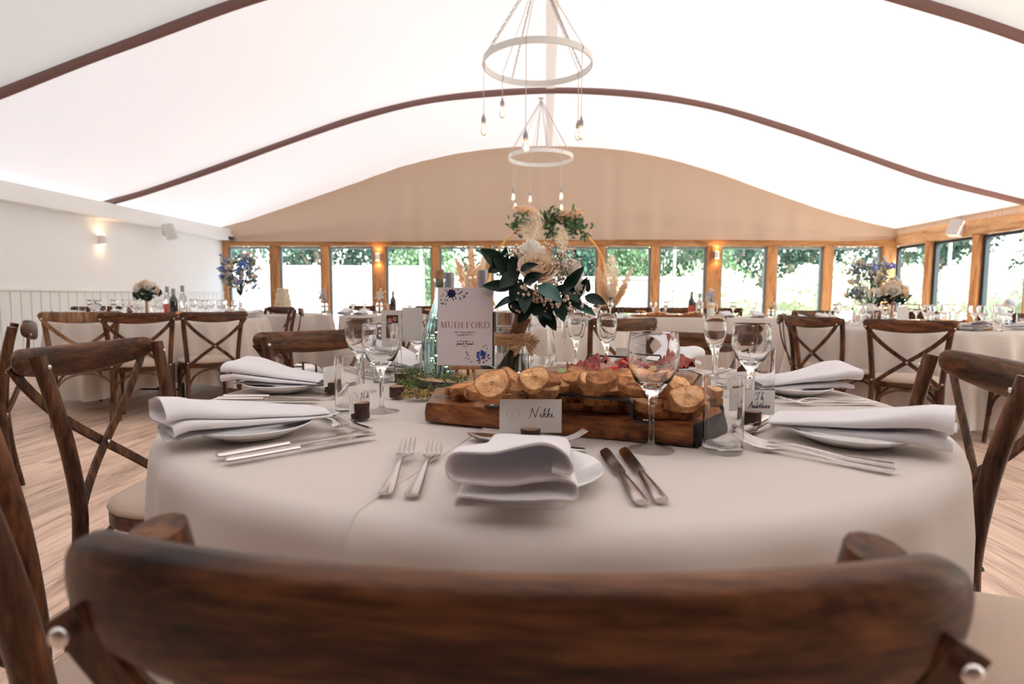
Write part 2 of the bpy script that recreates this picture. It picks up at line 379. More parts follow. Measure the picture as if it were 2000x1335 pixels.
# ------------------------------------------------------------------ the building
XL, XR, YF, YN = -6.86, 6.93, 12.0, -4.75
BAY = 3.35
RIBS = [YF, YF-BAY, YF-2*BAY, YF-3*BAY, YF-4*BAY, YF-5*BAY]
_pf = [(437, 447), (500, 430), (600, 396), (700, 361), (800, 327), (900, 304), (1000, 293), (1100, 291), (1200, 297), (1300, 315), (1400, 344), (1500, 380), (1600, 414), (1700, 441), (1745, 452)]
PROF = []
for x, y in _pf:
    p = at_y(x, y, YF); PROF.append((p.x, p.z))
PROF[0] = (XL, PROF[0][1]); PROF[-1] = (XR, PROF[-1][1])
def prof_z(x):
    for i in range(len(PROF)-1):
        if x <= PROF[i+1][0] or i == len(PROF)-2:
            p0 = PROF[max(i-1, 0)]; p1 = PROF[i]; p2 = PROF[i+1]; p3 = PROF[min(i+2, len(PROF)-1)]
            t = (x-p1[0])/(p2[0]-p1[0]); m1 = (p2[1]-p0[1])/(p2[0]-p0[0])*(p2[0]-p1[0]); m2 = (p3[1]-p1[1])/(p3[0]-p1[0])*(p2[0]-p1[0])
            return (2*t**3-3*t*t+1)*p1[1]+(t**3-2*t*t+t)*m1+(-2*t**3+3*t*t)*p2[1]+(t**3-t*t)*m2
NX = 90
XS = [XL+(XR-XL)*i/NX for i in range(NX+1)]
# floor slab and boards
mb = MB().box(((XL+XR)/2, (YF+YN)/2, -.07), (XR-XL+.5, YF-YN+.5, .1)); floor = struct('floor', mb, plain('subfloor', (.12, .07, .05), .9))
pw, pl = .185, 2.3
pm = MB().box((0, 0, -.008), (pw-.003, pl-.003, .016)).mesh('plank', False); pm.materials.append(M['plank'])
rest = MB(); k = 0
x = XL+pw/2; col_i = 0; near = []
while x < XR:
    off = (col_i*.83) % pl; y = YN-off+pl/2
    while y < YF+pl/2:
        near.append((abs(x)*.8+abs(y-2.2), x, y)); y += pl
    x += pw; col_i += 1
near.sort()
for i, (_, x, y) in enumerate(near):
    y0, y1 = max(y-pl/2, YN), min(y+pl/2, YF)
    if i < 285 and y0 == y-pl/2 and y1 == y+pl/2:
        o = bpy.data.objects.new('plank', pm); COL.objects.link(o); o.parent = floor; o.location = (x, y, 0)
    elif y1-y0 > .02: rest.box((x, (y0+y1)/2, -.008), (pw-.003, y1-y0-.003, .016))
obj('plank_field', rest, M['plank'], floor, smooth=False, kind='stuff')

# canvas ceiling, one panel per bay
def ceil_panel(y0, y1, sag):
    P = []
    for j in range(15):
        f = j/14; y = y0+(y1-y0)*f; row = []
        for x in XS:
            t = (x-XL)/(XR-XL); e = min(1, min(t, 1-t)*12)
            row.append((x, y, prof_z(x)+.03-sag*math.sin(PI*f)*e))
        P.append(row)
    return MB().grid(P)
ceiling = struct('ceiling', ceil_panel(RIBS[1], RIBS[0], .05), M['canvas'], sharp=None)
obj('canvas_panel', ceil_panel(RIBS[2], RIBS[1], .05), M['canvas'], ceiling, sharp=None)
for i in (2, 3, 4): obj('lining_panel', ceil_panel(RIBS[i+1], RIBS[i], .05), M[('lining', 'unseen_bay_bright', 'unseen_bay_dark')[i-2]], ceiling, sharp=None)  # rear bays are unseen: one passes extra light, the last blocks it
mb = MB()                                   # seam ribbon along the ridge
mb.grid([[(.02-.04, y, prof_z(0)+.01-.05*abs(math.sin(PI*(YF-y)/BAY))), (.02+.09, y, prof_z(0)+.01-.05*abs(math.sin(PI*(YF-y)/BAY)))] for y in [RIBS[0]-.1*i for i in range(68)]])
obj('ridge_ribbon', mb, plain('ridge_tape', (.88, .84, .8), .9, trans=.5), ceiling)
for i, y in enumerate(RIBS[:5]):            # dark sleeves over the arched ribs
    pts = [(x, y, prof_z(x)-.005+.006*math.sin(x*3+i)) for x in XS]
    struct('trim_%d' % (i+1), MB().tube(pts, .052, 10, ry=.035, up=(0, 1, 0)), M['rib'])
# end gable drape with soft vertical folds and a turned up hem
P = []
for j in range(17):
    f = j/16; row = []
    for i in range(241):
        x = XL+(XR-XL)*i/240; zt = prof_z(x)+.02; zb = 2.12+.02*math.sin(x*.5+.6)+.05*math.exp(-((x-XR)/.5)**2)
        z = zb+(zt-zb)*(1-f)**1.0
        am = (.012+.02*f)*(.4+.6*noise.noise(V((x*.5, 3, 0))))
        dy = am*math.sin(x*11+3*noise.noise(V((x*1.4, 0, 0))))+.03*noise.noise(V((x*1.1, z*.6, 2)))
        if f > .72: dy += .04*math.sin(PI*(f-.72)/.28)+.015*noise.noise(V((x*4, z*4, 5)))
        row.append((x, YF-.10+dy-.05, z))
    P.append(row)
struct('trim_6', MB().grid(P), M['gable'], sharp=None)
# timber head beam and posts of the far wall
WH = 2.02
struct('trim_7', MB().box(((XL+XR)/2, YF+.02, (WH+2.2)/2), (XR-XL, .2, 2.2-WH)), M['oak_x'], smooth=False, bevel=.01)
posts = [(437, 443), (526, 543), (626, 641), (727, 752), (843, 857), (946, 960), (1062, 1076), (1167, 1183), (1272, 1288), (1381, 1409), (1500, 1518), (1610, 1628), (1724, 1745)]
px = []
for a, b in posts:
    x0, x1 = at_y(a, 520, YF-.08).x, at_y(b, 520, YF-.08).x; px.append((x0, x1))
px[0] = (XL-.02, px[0][1]); px[-1] = (px[-1][0], XR+.05)
n = 8
for x0, x1 in px:
    struct('trim_%d' % n, MB().box(((x0+x1)/2, YF+.02, WH/2), (x1-x0, .17, WH-.004)), M['oak'], smooth=False, bevel=.008); n += 1
for i in range(12):
    x0, x1 = px[i][1]+.003, px[i+1][0]-.003; xc = (x0+x1)/2; W = x1-x0
    wdw = sempty('window_%d' % (i+1), (xc, YF+.04, 0))
    fr = MB()
    for s in (-1, 1): fr.box((s*(W/2-.02), 0, .995), (.04, .06, 1.99))
    fr.box((0, 0, 1.985), (W-.08, .06, .04)); fr.box((0, 0, .12), (W-.08, .06, .08))
    obj('window_frame', fr, M['frame'], wdw, smooth=False)
    obj('pane', MB().box((0, 0, 1.05), (W-.08, .006, 1.86)), M['pane'], wdw, smooth=False)
    obj('sill', MB().box((0, 0, .04), (W, .12, .08)), M['oak_x'], wdw, smooth=False)
# right wall: oak beam, posts with dark frames, glass
struct('trim_%d' % n, MB().box((XR+.08, (YF+YN)/2, 2.15), (.17, YF-YN+.2, .26)), M['oak_y'], smooth=False, bevel=.01); n += 1
ry = [10.95, 9.78, 8.70, 7.6, 6.5, 5.4, 4.3, 3.2, 2.1, 1.0, -.1, -1.2]
for y in ry:
    struct('trim_%d' % n, MB().box((XR+.08, y, 1.008), (.16, .16, 2.012)), M['oak'], smooth=False, bevel=.008); n += 1
edges = [YF-.02]+ry
for i in range(len(edges)-1):
    y1 = edges[i]-(.08 if i else 0)-.004; y0 = edges[i+1]+.08+.004; W = y1-y0
    wdw = sempty('window_%d' % (13+i), (XR+.09, (y0+y1)/2, 0)); fr = MB()
    for s in (-1, 1): fr.box((0, s*(W/2-.035), 1.0), (.07, .07, 2.0))
    fr.box((0, 0, 1.98), (.06, W-.14, .05)); fr.box((0, 0, .08), (.06, W-.14, .1))
    obj('window_frame', fr, M['framed'], wdw, smooth=False)
    obj('pane', MB().box((0, 0, 1.04), (.006, W-.14, 1.82)), M['pane'], wdw, smooth=False)
struct('wall_right', MB().box((XR+.08, (YN-1.28)/2, 1.0), (.14, -1.28-YN-.01, 2.03)), plain('added_side_wall_dark', (.25, .17, .13), .8), smooth=False)  # unseen stretch added in place of windows, cuts light behind the near chair
# gathered heading of the canvas over the right beam
P = []
for j in range(5):
    f = j/4; row = []
    for i in range(700):
        y = YN+(YF-YN)*i/699
        row.append((XR-.03+.012*math.sin(y*75+2*math.sin(y*9))*(.3+f), y, 2.30+.06*math.sin(PI*((YF-y) % BAY)/BAY)-.10*f+(.09-.09*f)))
    P.append(row)
struct('trim_%d' % n, MB().grid(P), M['gable'], sharp=None); n += 1
# left wall, boarding below a rail, boxed beam above
wl = struct('wall_left', MB().box((XL-.06, (YF+YN)/2, 1.2), (.1, YF-YN, 2.4)), M['wallw'], smooth=False)
struct('trim_%d' % n, MB().box((XL+.11, (YF+YN)/2-.06, 2.25), (.24, YF-YN-.12, .24)), M['beam'], smooth=False, bevel=.01); n += 1
struct('trim_%d' % n, MB().box((XL+.012, (YF+YN)/2, 1.035), (.036, YF-YN-.1, .03)), M['tgw'], smooth=False, bevel=.006); n += 1
struct('baseboard_left', MB().box((XL+.012, (YF+YN)/2, .07), (.036, YF-YN-.1, .14)), M['tgw'], smooth=False, bevel=.006)
bm_ = MB().box((0, 0, .58), (.018, .142, .88)).mesh('board', False); bm_.materials.append(M['tgw'])
y = YF-.13
while y > YN+.1:
    o = bpy.data.objects.new('wall_board', bm_); COL.objects.link(o); o.parent = wl; o.location = (XL+.0, y, 0)
    b = o.modifiers.new('b', 'BEVEL'); b.width = .006; b.segments = 1
    y -= .15
struct('wall_back', MB().box(((XL+XR)/2, YN-.05, 2.1), (XR-XL, .1, 4.2)), plain('unseen_wall_darkened', (.20, .13, .10), .8), smooth=False)  # unseen wall, coloured dark so less light bounces onto chair and cloth front

# ------------------------------------------------------------------ wall fittings
def sconce(rz, loc, label, en=2.2):
    t = thing('wall_light', label, 'wall light', loc, rz, 'up and down wall lights')
    mb = MB().lathe([(.0, -.0), (.045, 0), (.045, .14), (.041, .14), (.041, .13), (0, .13)], 20, (0, -.06, -.07))
    mb.box((0, -.012, 0), (.05, .03, .08)); obj('shade', mb, M['white'], t)
    for s in (-1, 1):
        obj('lamp', MB().lathe([(0, s*.062), (.036, s*.062), (.036, s*.0725), (0, s*.0725)], 16, (0, -.06, 0)), M['glow'], t)
        l = bpy.data.lights.new('sconce_spot', 'SPOT'); l.energy = en; l.color = (1, .55, .25); l.spot_size = 1.9; l.shadow_soft_size = .03
        lo = bpy.data.objects.new('sconce_light', l); COL.objects.link(lo); lo.parent = t; lo.location = (0, -.06, s*.085); lo.rotation_euler = (PI if s > 0 else 0, 0, 0)
    return t
p = at_y(739, 502, YF-.07); sconce(0, (p.x, YF-.068, p.z), 'white cylinder wall light on the wide oak post left of the bouquet')
p = at_y(1399, 498, YF-.07); sconce(0, (p.x, YF-.068, p.z), 'white cylinder wall light on the wide oak post right of the bouquet')
sconce(PI/2, (XL-.008, 8.55, 1.82), 'white cylinder wall light on the white plaster wall at left', .3)
sconce(-PI/2, (XR-.002, 8.72, 1.86), 'white cylinder wall light on the oak post at the right edge')
def speaker(loc, rot, label):
    t = thing('wall_speaker', label, 'speaker', loc, 0); t.rotation_euler = rot
    obj('cabinet', MB().box((0, -.09, 0), (.19, .15, .27)), M['plastic'], t, smooth=False, bevel=.012)
    obj('grille', MB().box((0, -.169, 0), (.165, .008, .245)), plain('grille_cloth', (.55, .54, .55), .8, bump=.6, bscale=400), t, smooth=False)
    obj('bracket', MB().box((0, .0, 0), (.05, .06, .08)), M['plastic'], t, smooth=False)
speaker((XL+.22, 9.75, 2.05), (-.3, 0, PI/2+.35), 'small white box speaker high on the left white wall')
speaker((XR-.02, 10.15, 2.13), (-.3, .1, -PI/2+.5), 'small white box speaker on the oak beam at right')
t = thing('dome_camera', 'small black dome under the canvas at the far left corner', 'camera', (XL+.22, YF-.17, 2.2))
obj('dome', MB().ball((0, 0, -.02), .07, 14, 8, (1, 1, .7)), M['black'], t); obj('mount', MB().lathe([(0, .04), (.08, .04), (.08, .0), (.05, -.0), (0, 0)][::-1], 16), M['plastic'], t)

# ------------------------------------------------------------------ outside
GZ = -.3
struct('trim_%d' % n, MB().box((3, 22, GZ-.1), (70, 70, .2)), M['patio'], smooth=False); n += 1
def leafcloud(seed, n_, cx, R, size, z0=0, shape=1.0):
    r = random.Random(seed); mb = MB()
    blobs = [(V((r.gauss(0, .45)*R[0], r.gauss(0, .45)*R[1], z0+R[2]*r.uniform(-.8, .8))), r.uniform(.3, .55)) for _ in range(14)]
    for i in range(n_):
        c, br = blobs[i % 14]; d = V((r.gauss(0, 1), r.gauss(0, 1), r.gauss(0, 1))).normalized()*(r.random()**.4)
        p = c+V((d.x*R[0]*br, d.y*R[1]*br, d.z*R[2]*br))
        e = Euler((r.uniform(0, 6), r.uniform(0, 6), r.uniform(0, 6))).to_matrix(); s = size*r.uniform(.6, 1.3)
        mb.add([p+e @ V((-s*.5, 0, 0)), p+e @ V((0, -s*.3, s*.08)), p+e @ V((s*.5, 0, 0)), p+e @ V((0, s*.3, s*.08))], [(0, 1, 2, 3)])
    return mb
crowns = [leafcloud(i, 5200, 0, (2.3, 1.6, 2.3), .2, 3.6).mesh('crown', False) for i in range(3)]
for i, c in enumerate(crowns): c.materials.append(M['treeleaf'])
crown_p = leafcloud(9, 4200, 0, (1.7, 1.4, 1.5), .17, 2.9).mesh('crown', False); crown_p.materials.append(M['treeleaf2'])
def trunk_mb(seed, h=3.6):
    r = random.Random(seed); mb = MB(); b = r.uniform(-.3, .3)
    mb.tube([(0, 0, 0), (.05, 0, 1), (b*.5, 0, 2.2), (b, 0, h)], [.2, .15, .12, .06], 8)
    for k in range(4):
        a = r.uniform(0, 6.28); z = r.uniform(1.4, 2.6)
        mb.tube([(b*z/4, 0, z), (b*z/4+.6*math.cos(a), .4*math.sin(a), z+.5), (b*z/4+1.3*math.cos(a), .8*math.sin(a), z+.8+r.random())], [.07, .05, .02], 6)
    return mb
trunks = [trunk_mb(i).mesh('trunk') for i in range(3)]
for t_ in trunks: t_.materials.append(M['trunk'])
tp = trunk_mb(5).mesh('trunk'); tp.materials.append(M['trunkp'])
tl = [(-11.5, 20, 0), (-8.6, 21.5, 1), (-5.4, 19.5, 2), (-2.6, 21, 0), (.3, 19.5, 1), (3.1, 21.5, 2), (6.0, 20, 0), (9.0, 20.5, 1), (12.4, 19, 2), (15.0, 17, 0), (16.2, 14, 1), (17.2, 11, 2), (17.5, 8, 0)]
tn = ['first', 'second', 'third', 'fourth', 'fifth', 'sixth', 'seventh', 'eighth', 'ninth', 'tenth', 'eleventh', 'twelfth', 'thirteenth']
for i, (x, y, k) in enumerate(tl):
    t = thing('tree', 'dark leafy tree beyond the windows, %s in the row counting from the left' % tn[i], 'tree', (x, y, GZ), i*1.3, 'dark trees behind the terrace')
    obj('crown', crowns[k], None, t, smooth=False, kind='stuff'); obj('trunk', trunks[k], None, t)
for x, y, lb in ((-3.9, 17.8, 'pale leaved tree above the white screens outside'), (2.6, 18, 'pale leaved tree behind the brick garden wall'), (4.6, 17.2, 'small pale tree rising over the terrace flowers')):
    t = thing('tree', lb, 'tree', (x, y, GZ), x); t.scale = (.8, .8, .8)
    obj('crown', crown_p, None, t, smooth=False, kind='stuff'); obj('trunk', tp, None, t)
# white privacy screens seen through the left windows
sc_x = [(-8.6, -7.1), (-7.09, -5.95), (-5.94, -4.65), (-4.64, -3.1)]
for i, (a, b) in enumerate(sc_x):
    t = thing('privacy_screen', 'tall white terrace screen outside, panel %s' % ('at the far left corner window', 'behind the second window from the left', 'behind the third window from the left', 'behind the fourth window from the left')[i], 'screen', ((a+b)/2, 14.6, GZ), 0, 'white terrace screens')
    obj('panel', MB().box((0, 0, 1.05), (b-a-.03, .03, 2.0)), M['screen'], t, smooth=False)
    for s in (-1, 1): obj('post', MB().box((s*((b-a)/2-.02), 0, 1.06), (.04, .06, 2.1)), M['white'], t, smooth=False)
# brick garden wall
t = thing('garden_wall', 'pale brick garden wall seen through the middle windows', 'wall', (1.2, 16.4, GZ))
obj('brickwork', MB().box((0, 0, .9), (8, .25, 1.75)), M['brick'], t, smooth=False); obj('coping', MB().box((0, 0, 1.81), (8.1, .34, .07)), M['patio'], t, smooth=False, bevel=.01)
# flowering shrubs
shr = leafcloud(31, 3800, 0, (1.35, .9, .95), .11, 1.0).mesh('foliage', False); shr.materials.append(M['bushleaf'])
fl = MB(); r = random.Random(4)
for i in range(700):
    a = r.uniform(0, 6.28); q = r.uniform(0, 1)**.5; z = 1.0+.95*math.sqrt(max(0, 1-q*q))*r.uniform(.4, 1.1)
    fl.ball((1.25*q*math.cos(a), .85*q*math.sin(a), z), r.uniform(.03, .055), 5, 3)
fl = fl.mesh('blossom'); fl.materials.append(M['whitef'])
for i, (x, y, s, lb) in enumerate([(4.4, 15.2, 1, 'behind the wide oak post with a wall light'), (6.7, 15, 1.05, 'behind the two windows left of the corner'), (9.2, 14.8, 1.05, 'just beyond the far right corner post'), (11.3, 13.2, 1.15, 'behind the second side window'), (12.2, 11.2, 1.1, 'behind the third side window'), (12.6, 9.2, 1.1, 'at the right edge of the view'), (2.2, 15.4, .7, 'in front of the brick garden wall')]):
    t = thing('flowering_shrub', 'sunlit flowering shrub outside, %s' % lb, 'shrub', (x, y, GZ), i*1.1, 'flowering shrubs outside'); t.scale = (s, s, s)
    obj('foliage', shr, None, t, smooth=False, kind='stuff'); obj('blossom', fl, None, t, kind='stuff')
# festoon lights between poles
def festoon(p0, p1, nb, label):
    t = thing('festoon_lights', label, 'string lights', p0, 0, 'festoon lights over the terrace'); p0, p1 = V(p0), V(p1)
    f = lambda u: (p1-p0)*u-V((0, 0, .5*4*u*(1-u)*.5))
    obj('cable', MB().tube([f(i/16) for i in range(17)], .008, 5), M['black'], t)
    bl = MB().ball((0, 0, -.1), .04, 8, 6, (1, 1, 1.2)).mesh('bulb'); bl.materials.append(M['white'])
    for i in range(nb):
        o = bpy.data.objects.new('bulb', bl); COL.objects.link(o); o.parent = t; o.location = f((i+.5)/nb)
festoon((-3.4, 15.6, 2.75), (3.2, 14.6, 2.7), 11, 'festoon of round bulbs outside, swung behind the bouquet')
festoon((3.2, 14.6, 2.7), (9.5, 14.2, 2.65), 11, 'festoon of round bulbs outside, over the right hand terrace')
for x, y, lb in ((-3.4, 15.6, 'pale slim pole outside left of the card'), (3.2, 14.6, 'pale slim pole outside right of the bouquet'), (9.5, 14.2, 'pale slim pole outside beyond the right corner')):
    t = obj('terrace_pole', MB().lathe([(.04, 0), (.04, 3.3), (0, 3.32)], 10, (0, 0, 0)), M['trunkp']); t.location = (x, y, GZ); tag(t, lb, 'pole')
# parasol
t = thing('parasol', 'white garden parasol opened outside the right side windows', 'parasol', (10.5, 11.6, GZ), .3)
obj('canopy', MB().lathe([(0, 2.75), (.5, 2.6), (1.55, 2.3), (1.55, 2.27), (.5, 2.57), (0, 2.72)], 8), M['parasol'], t, smooth=False)
obj('pole', MB().lathe([(.03, 0), (.03, 2.8), (0, 2.82)], 10), M['chair'], t); obj('base', MB().lathe([(.3, 0), (.3, .06), (.05, .1), (0, .1)], 16), M['white'], t)
for k in range(8): obj('rib', MB().tube([(0, 0, 2.68), (1.5*math.cos(PI/4*k), 1.5*math.sin(PI/4*k), 2.27)], .01, 5), M['chair'], t)
# seated guest outside
_h = at_y(1973, 603, 11.0); px_, py_ = _h.x, 11.0
b = thing('terrace_bench', 'low wooden bench outside under the seated man', 'bench', (px_, py_, GZ), .2); b.scale = (1, 1, .9)
obj('seat', MB().box((0, 0, .43), (1.1, .4, .04)), M['oak_x'], b, smooth=False)
for s in (-1, 1): obj('leg', MB().box((s*.45, 0, .205), (.06, .34, .41)), M['oak'], b, smooth=False)
t = thing('person', 'grey haired man in a blue shirt seated outside at the right', 'person', (px_, py_, GZ), .5); t.scale = (.9, .9, .9)
def skin_mesh(V_, E_, R_, lv=2):
    me = bpy.data.meshes.new('body'); me.from_pydata(V_, E_, []); o = bpy.data.objects.new('tmp', me); COL.objects.link(o)
    sk = o.modifiers.new('s', 'SKIN'); ss = o.modifiers.new('u', 'SUBSURF'); ss.levels = lv
    for v_, rr in zip(me.skin_vertices[0].data, R_): v_.radius = (rr, rr)
    me.skin_vertices[0].data[0].use_root = True
    bpy.context.view_layer.update(); dg = bpy.context.evaluated_depsgraph_get()
    m2 = bpy.data.meshes.new_from_object(o.evaluated_get(dg)); bpy.data.objects.remove(o); m2.polygons.foreach_set('use_smooth', [True]*len(m2.polygons)); return m2
bv = [(0, 0, .55), (0, 0, .72), (0, -.02, .9), (0, -.01, 1.05), (0, .0, 1.12), (-.18, 0, 1.0), (-.24, .08, .75), (-.16, .3, .66), (.18, 0, 1.0), (.24, .08, .75), (.16, .3, .66),
      (-.1, .1, .53), (-.12, .44, .52), (-.12, .46, .08), (-.12, .6, .04), (.1, .1, .53), (.12, .44, .52), (.12, .46, .08), (.12, .6, .04), (0, .01, 1.17)]
be = [(0, 1), (1, 2), (2, 3), (3, 4), (4, 19), (3, 5), (5, 6), (6, 7), (3, 8), (8, 9), (9, 10), (0, 11), (11, 12), (12, 13), (13, 14), (0, 15), (15, 16), (16, 17), (17, 18)]
br = [.16, .15, .16, .12, .06, .07, .05, .035, .07, .05, .035, .09, .07, .05, .04, .09, .07, .05, .04, .055]
bod = skin_mesh(bv, be, br); bod.materials.append(M['skin2'])
obj('body', bod, None, t)
sh = skin_mesh(bv[:6]+[bv[6], bv[8], bv[9]], [(0, 1), (1, 2), (2, 3), (3, 4), (3, 5), (5, 6), (3, 7), (7, 8)], [.175, .165, .175, .135, .065, .085, .065, .085, .065]); sh.materials.append(M['shirt'])
obj('shirt', sh, None, t)
hd = MB().ball((0, .02, 1.3), .105, 18, 14, (.84, 1, 1.2)); hd.ball((0, .13, 1.29), .02, 8, 6, (.8, 1, 1.4))
for s in (-1, 1): hd.ball((s*.09, .02, 1.29), .025, 8, 6, (.4, .8, 1.2)); hd.ball((s*.035, .112, 1.32), .012, 6, 5)
hd.ball((0, .115, 1.235), .022, 8, 5, (1, .4, .3)); obj('head', hd, M['skin2'], t)
hr = MB()
for i in range(7):
    pass
hr.ball((0, -.008, 1.325), .108, 18, 14, (.88, 1, 1.1)); obj('hair', hr, M['hair'], t)
# ------------------------------------------------------------------ cross-back chairs
def seat_outline(wf, wb, d, k=28, y0=0):
    out = []
    for i in range(k):
        a = 2*PI*i/k; c, s_ = math.cos(a), math.sin(a); e = .72
        x = (abs(c)**e)*(1 if c > 0 else -1); y = (abs(s_)**e)*(1 if s_ > 0 else -1)
        wd = wb+(wf-wb)*(y+1)/2; out.append((x*wd/2, y0+y*d/2))
    return out
def chair_root(label, pale=False):
    mz = M['chair_pale'] if pale else M['chair']; mxx = M['chair_pale'] if pale else M['chair_x']
    t = thing('dining_chair', label, 'chair')
    # cushion
    O = seat_outline(.44, .38, .41); R = []
    for s_, z in ((.2, .480), (.6, .4775), (.86, .470), (.97, .460), (1, .449), (.98, .440)): R.append([V((x*s_, y*s_, z)) for x, y in O])
    mb = MB(); mb.rings(R[::-1], True, True); obj('cushion', mb, M['cushion'], t, sharp=80)
    O2 = seat_outline(.43, .375, .40); mb = MB(); mb.prism(O2, .40, .4395); obj('seat_frame', mb, mxx, t, bevel=.004, sharp=30)
    # rear posts (legs that run up into the back) and front legs
    for s_ in (-1, 1):
        pts = [(s_*.205, -.245, 0), (s_*.196, -.215, .2), (s_*.19, -.2, .4), (s_*.192, -.2, .5), (s_*.203, -.212, .64), (s_*.214, -.232, .76), (s_*.222, -.255, .862)]
        q = [];                                 # smooth the bend
        for i in range(len(pts)-1):
            for f in (0, .33, .66):
                p0, p1, p2, p3 = [V(pts[max(0, min(len(pts)-1, i+d))]) for d in (-1, 0, 1, 2)]
                q.append(.5*((2*p1)+(p2-p0)*f+(2*p0-5*p1+4*p2-p3)*f*f+(3*p1-p0-3*p2+p3)*f**3))
        q.append(V(pts[-1]))
        rr = [.0135+.004*min(1, p.z/.4) for p in q]
        obj('leg', MB().tube(q, rr, 12, up=(1, 0, 0)), mz, t, sharp=50)
        obj('leg', MB().tube([(s_*.185, .185, 0), (s_*.178, .172, .2), (s_*.172, .16, .402)], [.013, .015, .0175], 12), mz, t, sharp=50)
    # curved top rail with rounded ends, behind the posts
    R = []; k = 41
    for i in range(k):
        u = math.sin(-PI/2+PI*i/(k-1)); x = u*.254; e = max(0, (abs(u)-.84)/.16)
        hz = (.029+.014*(1-u*u))*math.sqrt(max(.012, 1-e**2.2))+.001; hy = .0135*math.sqrt(max(.03, 1-e**2.2))
        y = -.292-.038*(1-u*u)+.012*max(0, abs(u)-.8)*2; z = .832+.018*u*u
        ring = []
        for j in range(14):
            a = 2*PI*j/14; c, s2 = math.cos(a), math.sin(a)
            ring.append((x, y+hy*(abs(c)**.6)*(1 if c > 0 else -1), z+hz*(abs(s2)**.75)*(1 if s2 > 0 else -1)))
        R.append(ring)
    obj('top_rail', MB().rings(R), mxx, t, sharp=60)
    # crossed flat bentwood braces
    for s_ in (-1, 1):
        pts = []
        for i in range(13):
            f = i/12; x = s_*(.238-.43*f); z = .836-.421*f**.9
            y = -.309-.0*f+.105*f**1.15-.014*math.sin(PI*f) - (.0055 if s_ > 0 else -.004)*math.sin(PI*f)
            pts.append((x+s_*.012*math.sin(PI*f*2), y, z))
        obj('cross_brace', MB().strip(pts, .027, .009, (0, 1, .12)), mz, t, sharp=30)
    bl = MB().ball((0, 0, 0), .0062, 10, 6, (1, .5, 1)).mesh('bolt'); bl.materials.append(M['bolt'])
    for p in ((-.234, -.318, .826), (.234, -.318, .826), (0, -.280, .590), (-.219, -.229, .835), (.219, -.229, .835), (-.19, -.219, .452), (.19, -.219, .452), (0, -.258, .590)):
        o = bpy.data.objects.new('bolt', bl); COL.objects.link(o); o.parent = t; o.location = p
    # arched braces below the seat
    def arch(a, b, z0, z1):
        a, b = V(a), V(b); pts = []
        for i in range(15):
            f = i/14; an = PI*f; u = .5-.5*math.cos(an)
            p = a+(b-a)*u; p.z = z0+(z1-z0)*math.sin(an)**.8; pts.append(p)
        return MB().tube(pts, .009, 8)
    for a, b in (((-.172, .168, 0), (.172, .168, 0)), ((-.185, -.195, 0), (.185, -.195, 0)), ((-.178, .16, 0), (-.187, -.19, 0)), ((.178, .16, 0), (.187, -.19, 0))):
        obj('arched_brace', arch(a, b, .2, .392), mz, t)
    return t
_c1 = chair_root('near chair'); _c2 = chair_root('pale chair', True)
for c_ in (_c1, _c2): c_.scale = (1, 1, .975)
CH = Proto(_c1); CP = Proto(_c2)
def chair_at(cx, cy, ang, dist, label, group=None, twist=0, pale=False, z=0):
    # ang: direction from the table centre to the chair, degrees; dist: centre of table to the centre of the seat
    a = math.radians(ang); x, y = cx+dist*math.cos(a), cy+dist*math.sin(a)
    return (CP if pale else CH).put((x, y, z), a+PI/2+math.radians(twist), label, group)
TC = (-.0035, 1.29)
G0 = 'chairs around the main table'
L0 = 'cross-back oak dining chair, '
def chair_xy(x, y, rz, label, group=G0): return CH.put((x, y, 0), math.radians(rz), label, group)
chair_xy(-.024, .597, 0, 'large blurred cross-back oak chair in the foreground, nearest the camera').scale = (1, 1, .967)
chair_xy(-.962, 1.525, -88, L0+'left of the main table, crossed back in full view')
chair_xy(-.505, .81, -45, L0+'bottom left corner, its posts cut by the frame')
chair_at(*TC, 134, .93, L0+'behind the wine glasses at left of the table', G0, 3)
chair_at(*TC, 58, .80, L0+'seen through the wine glasses at right', G0)
chair_xy(.72, 1.41, 77, L0+'right of the main table, rail reaching the right edge')
chair_at(*TC, 331, .92, L0+'bottom right corner, only its seat showing', G0)

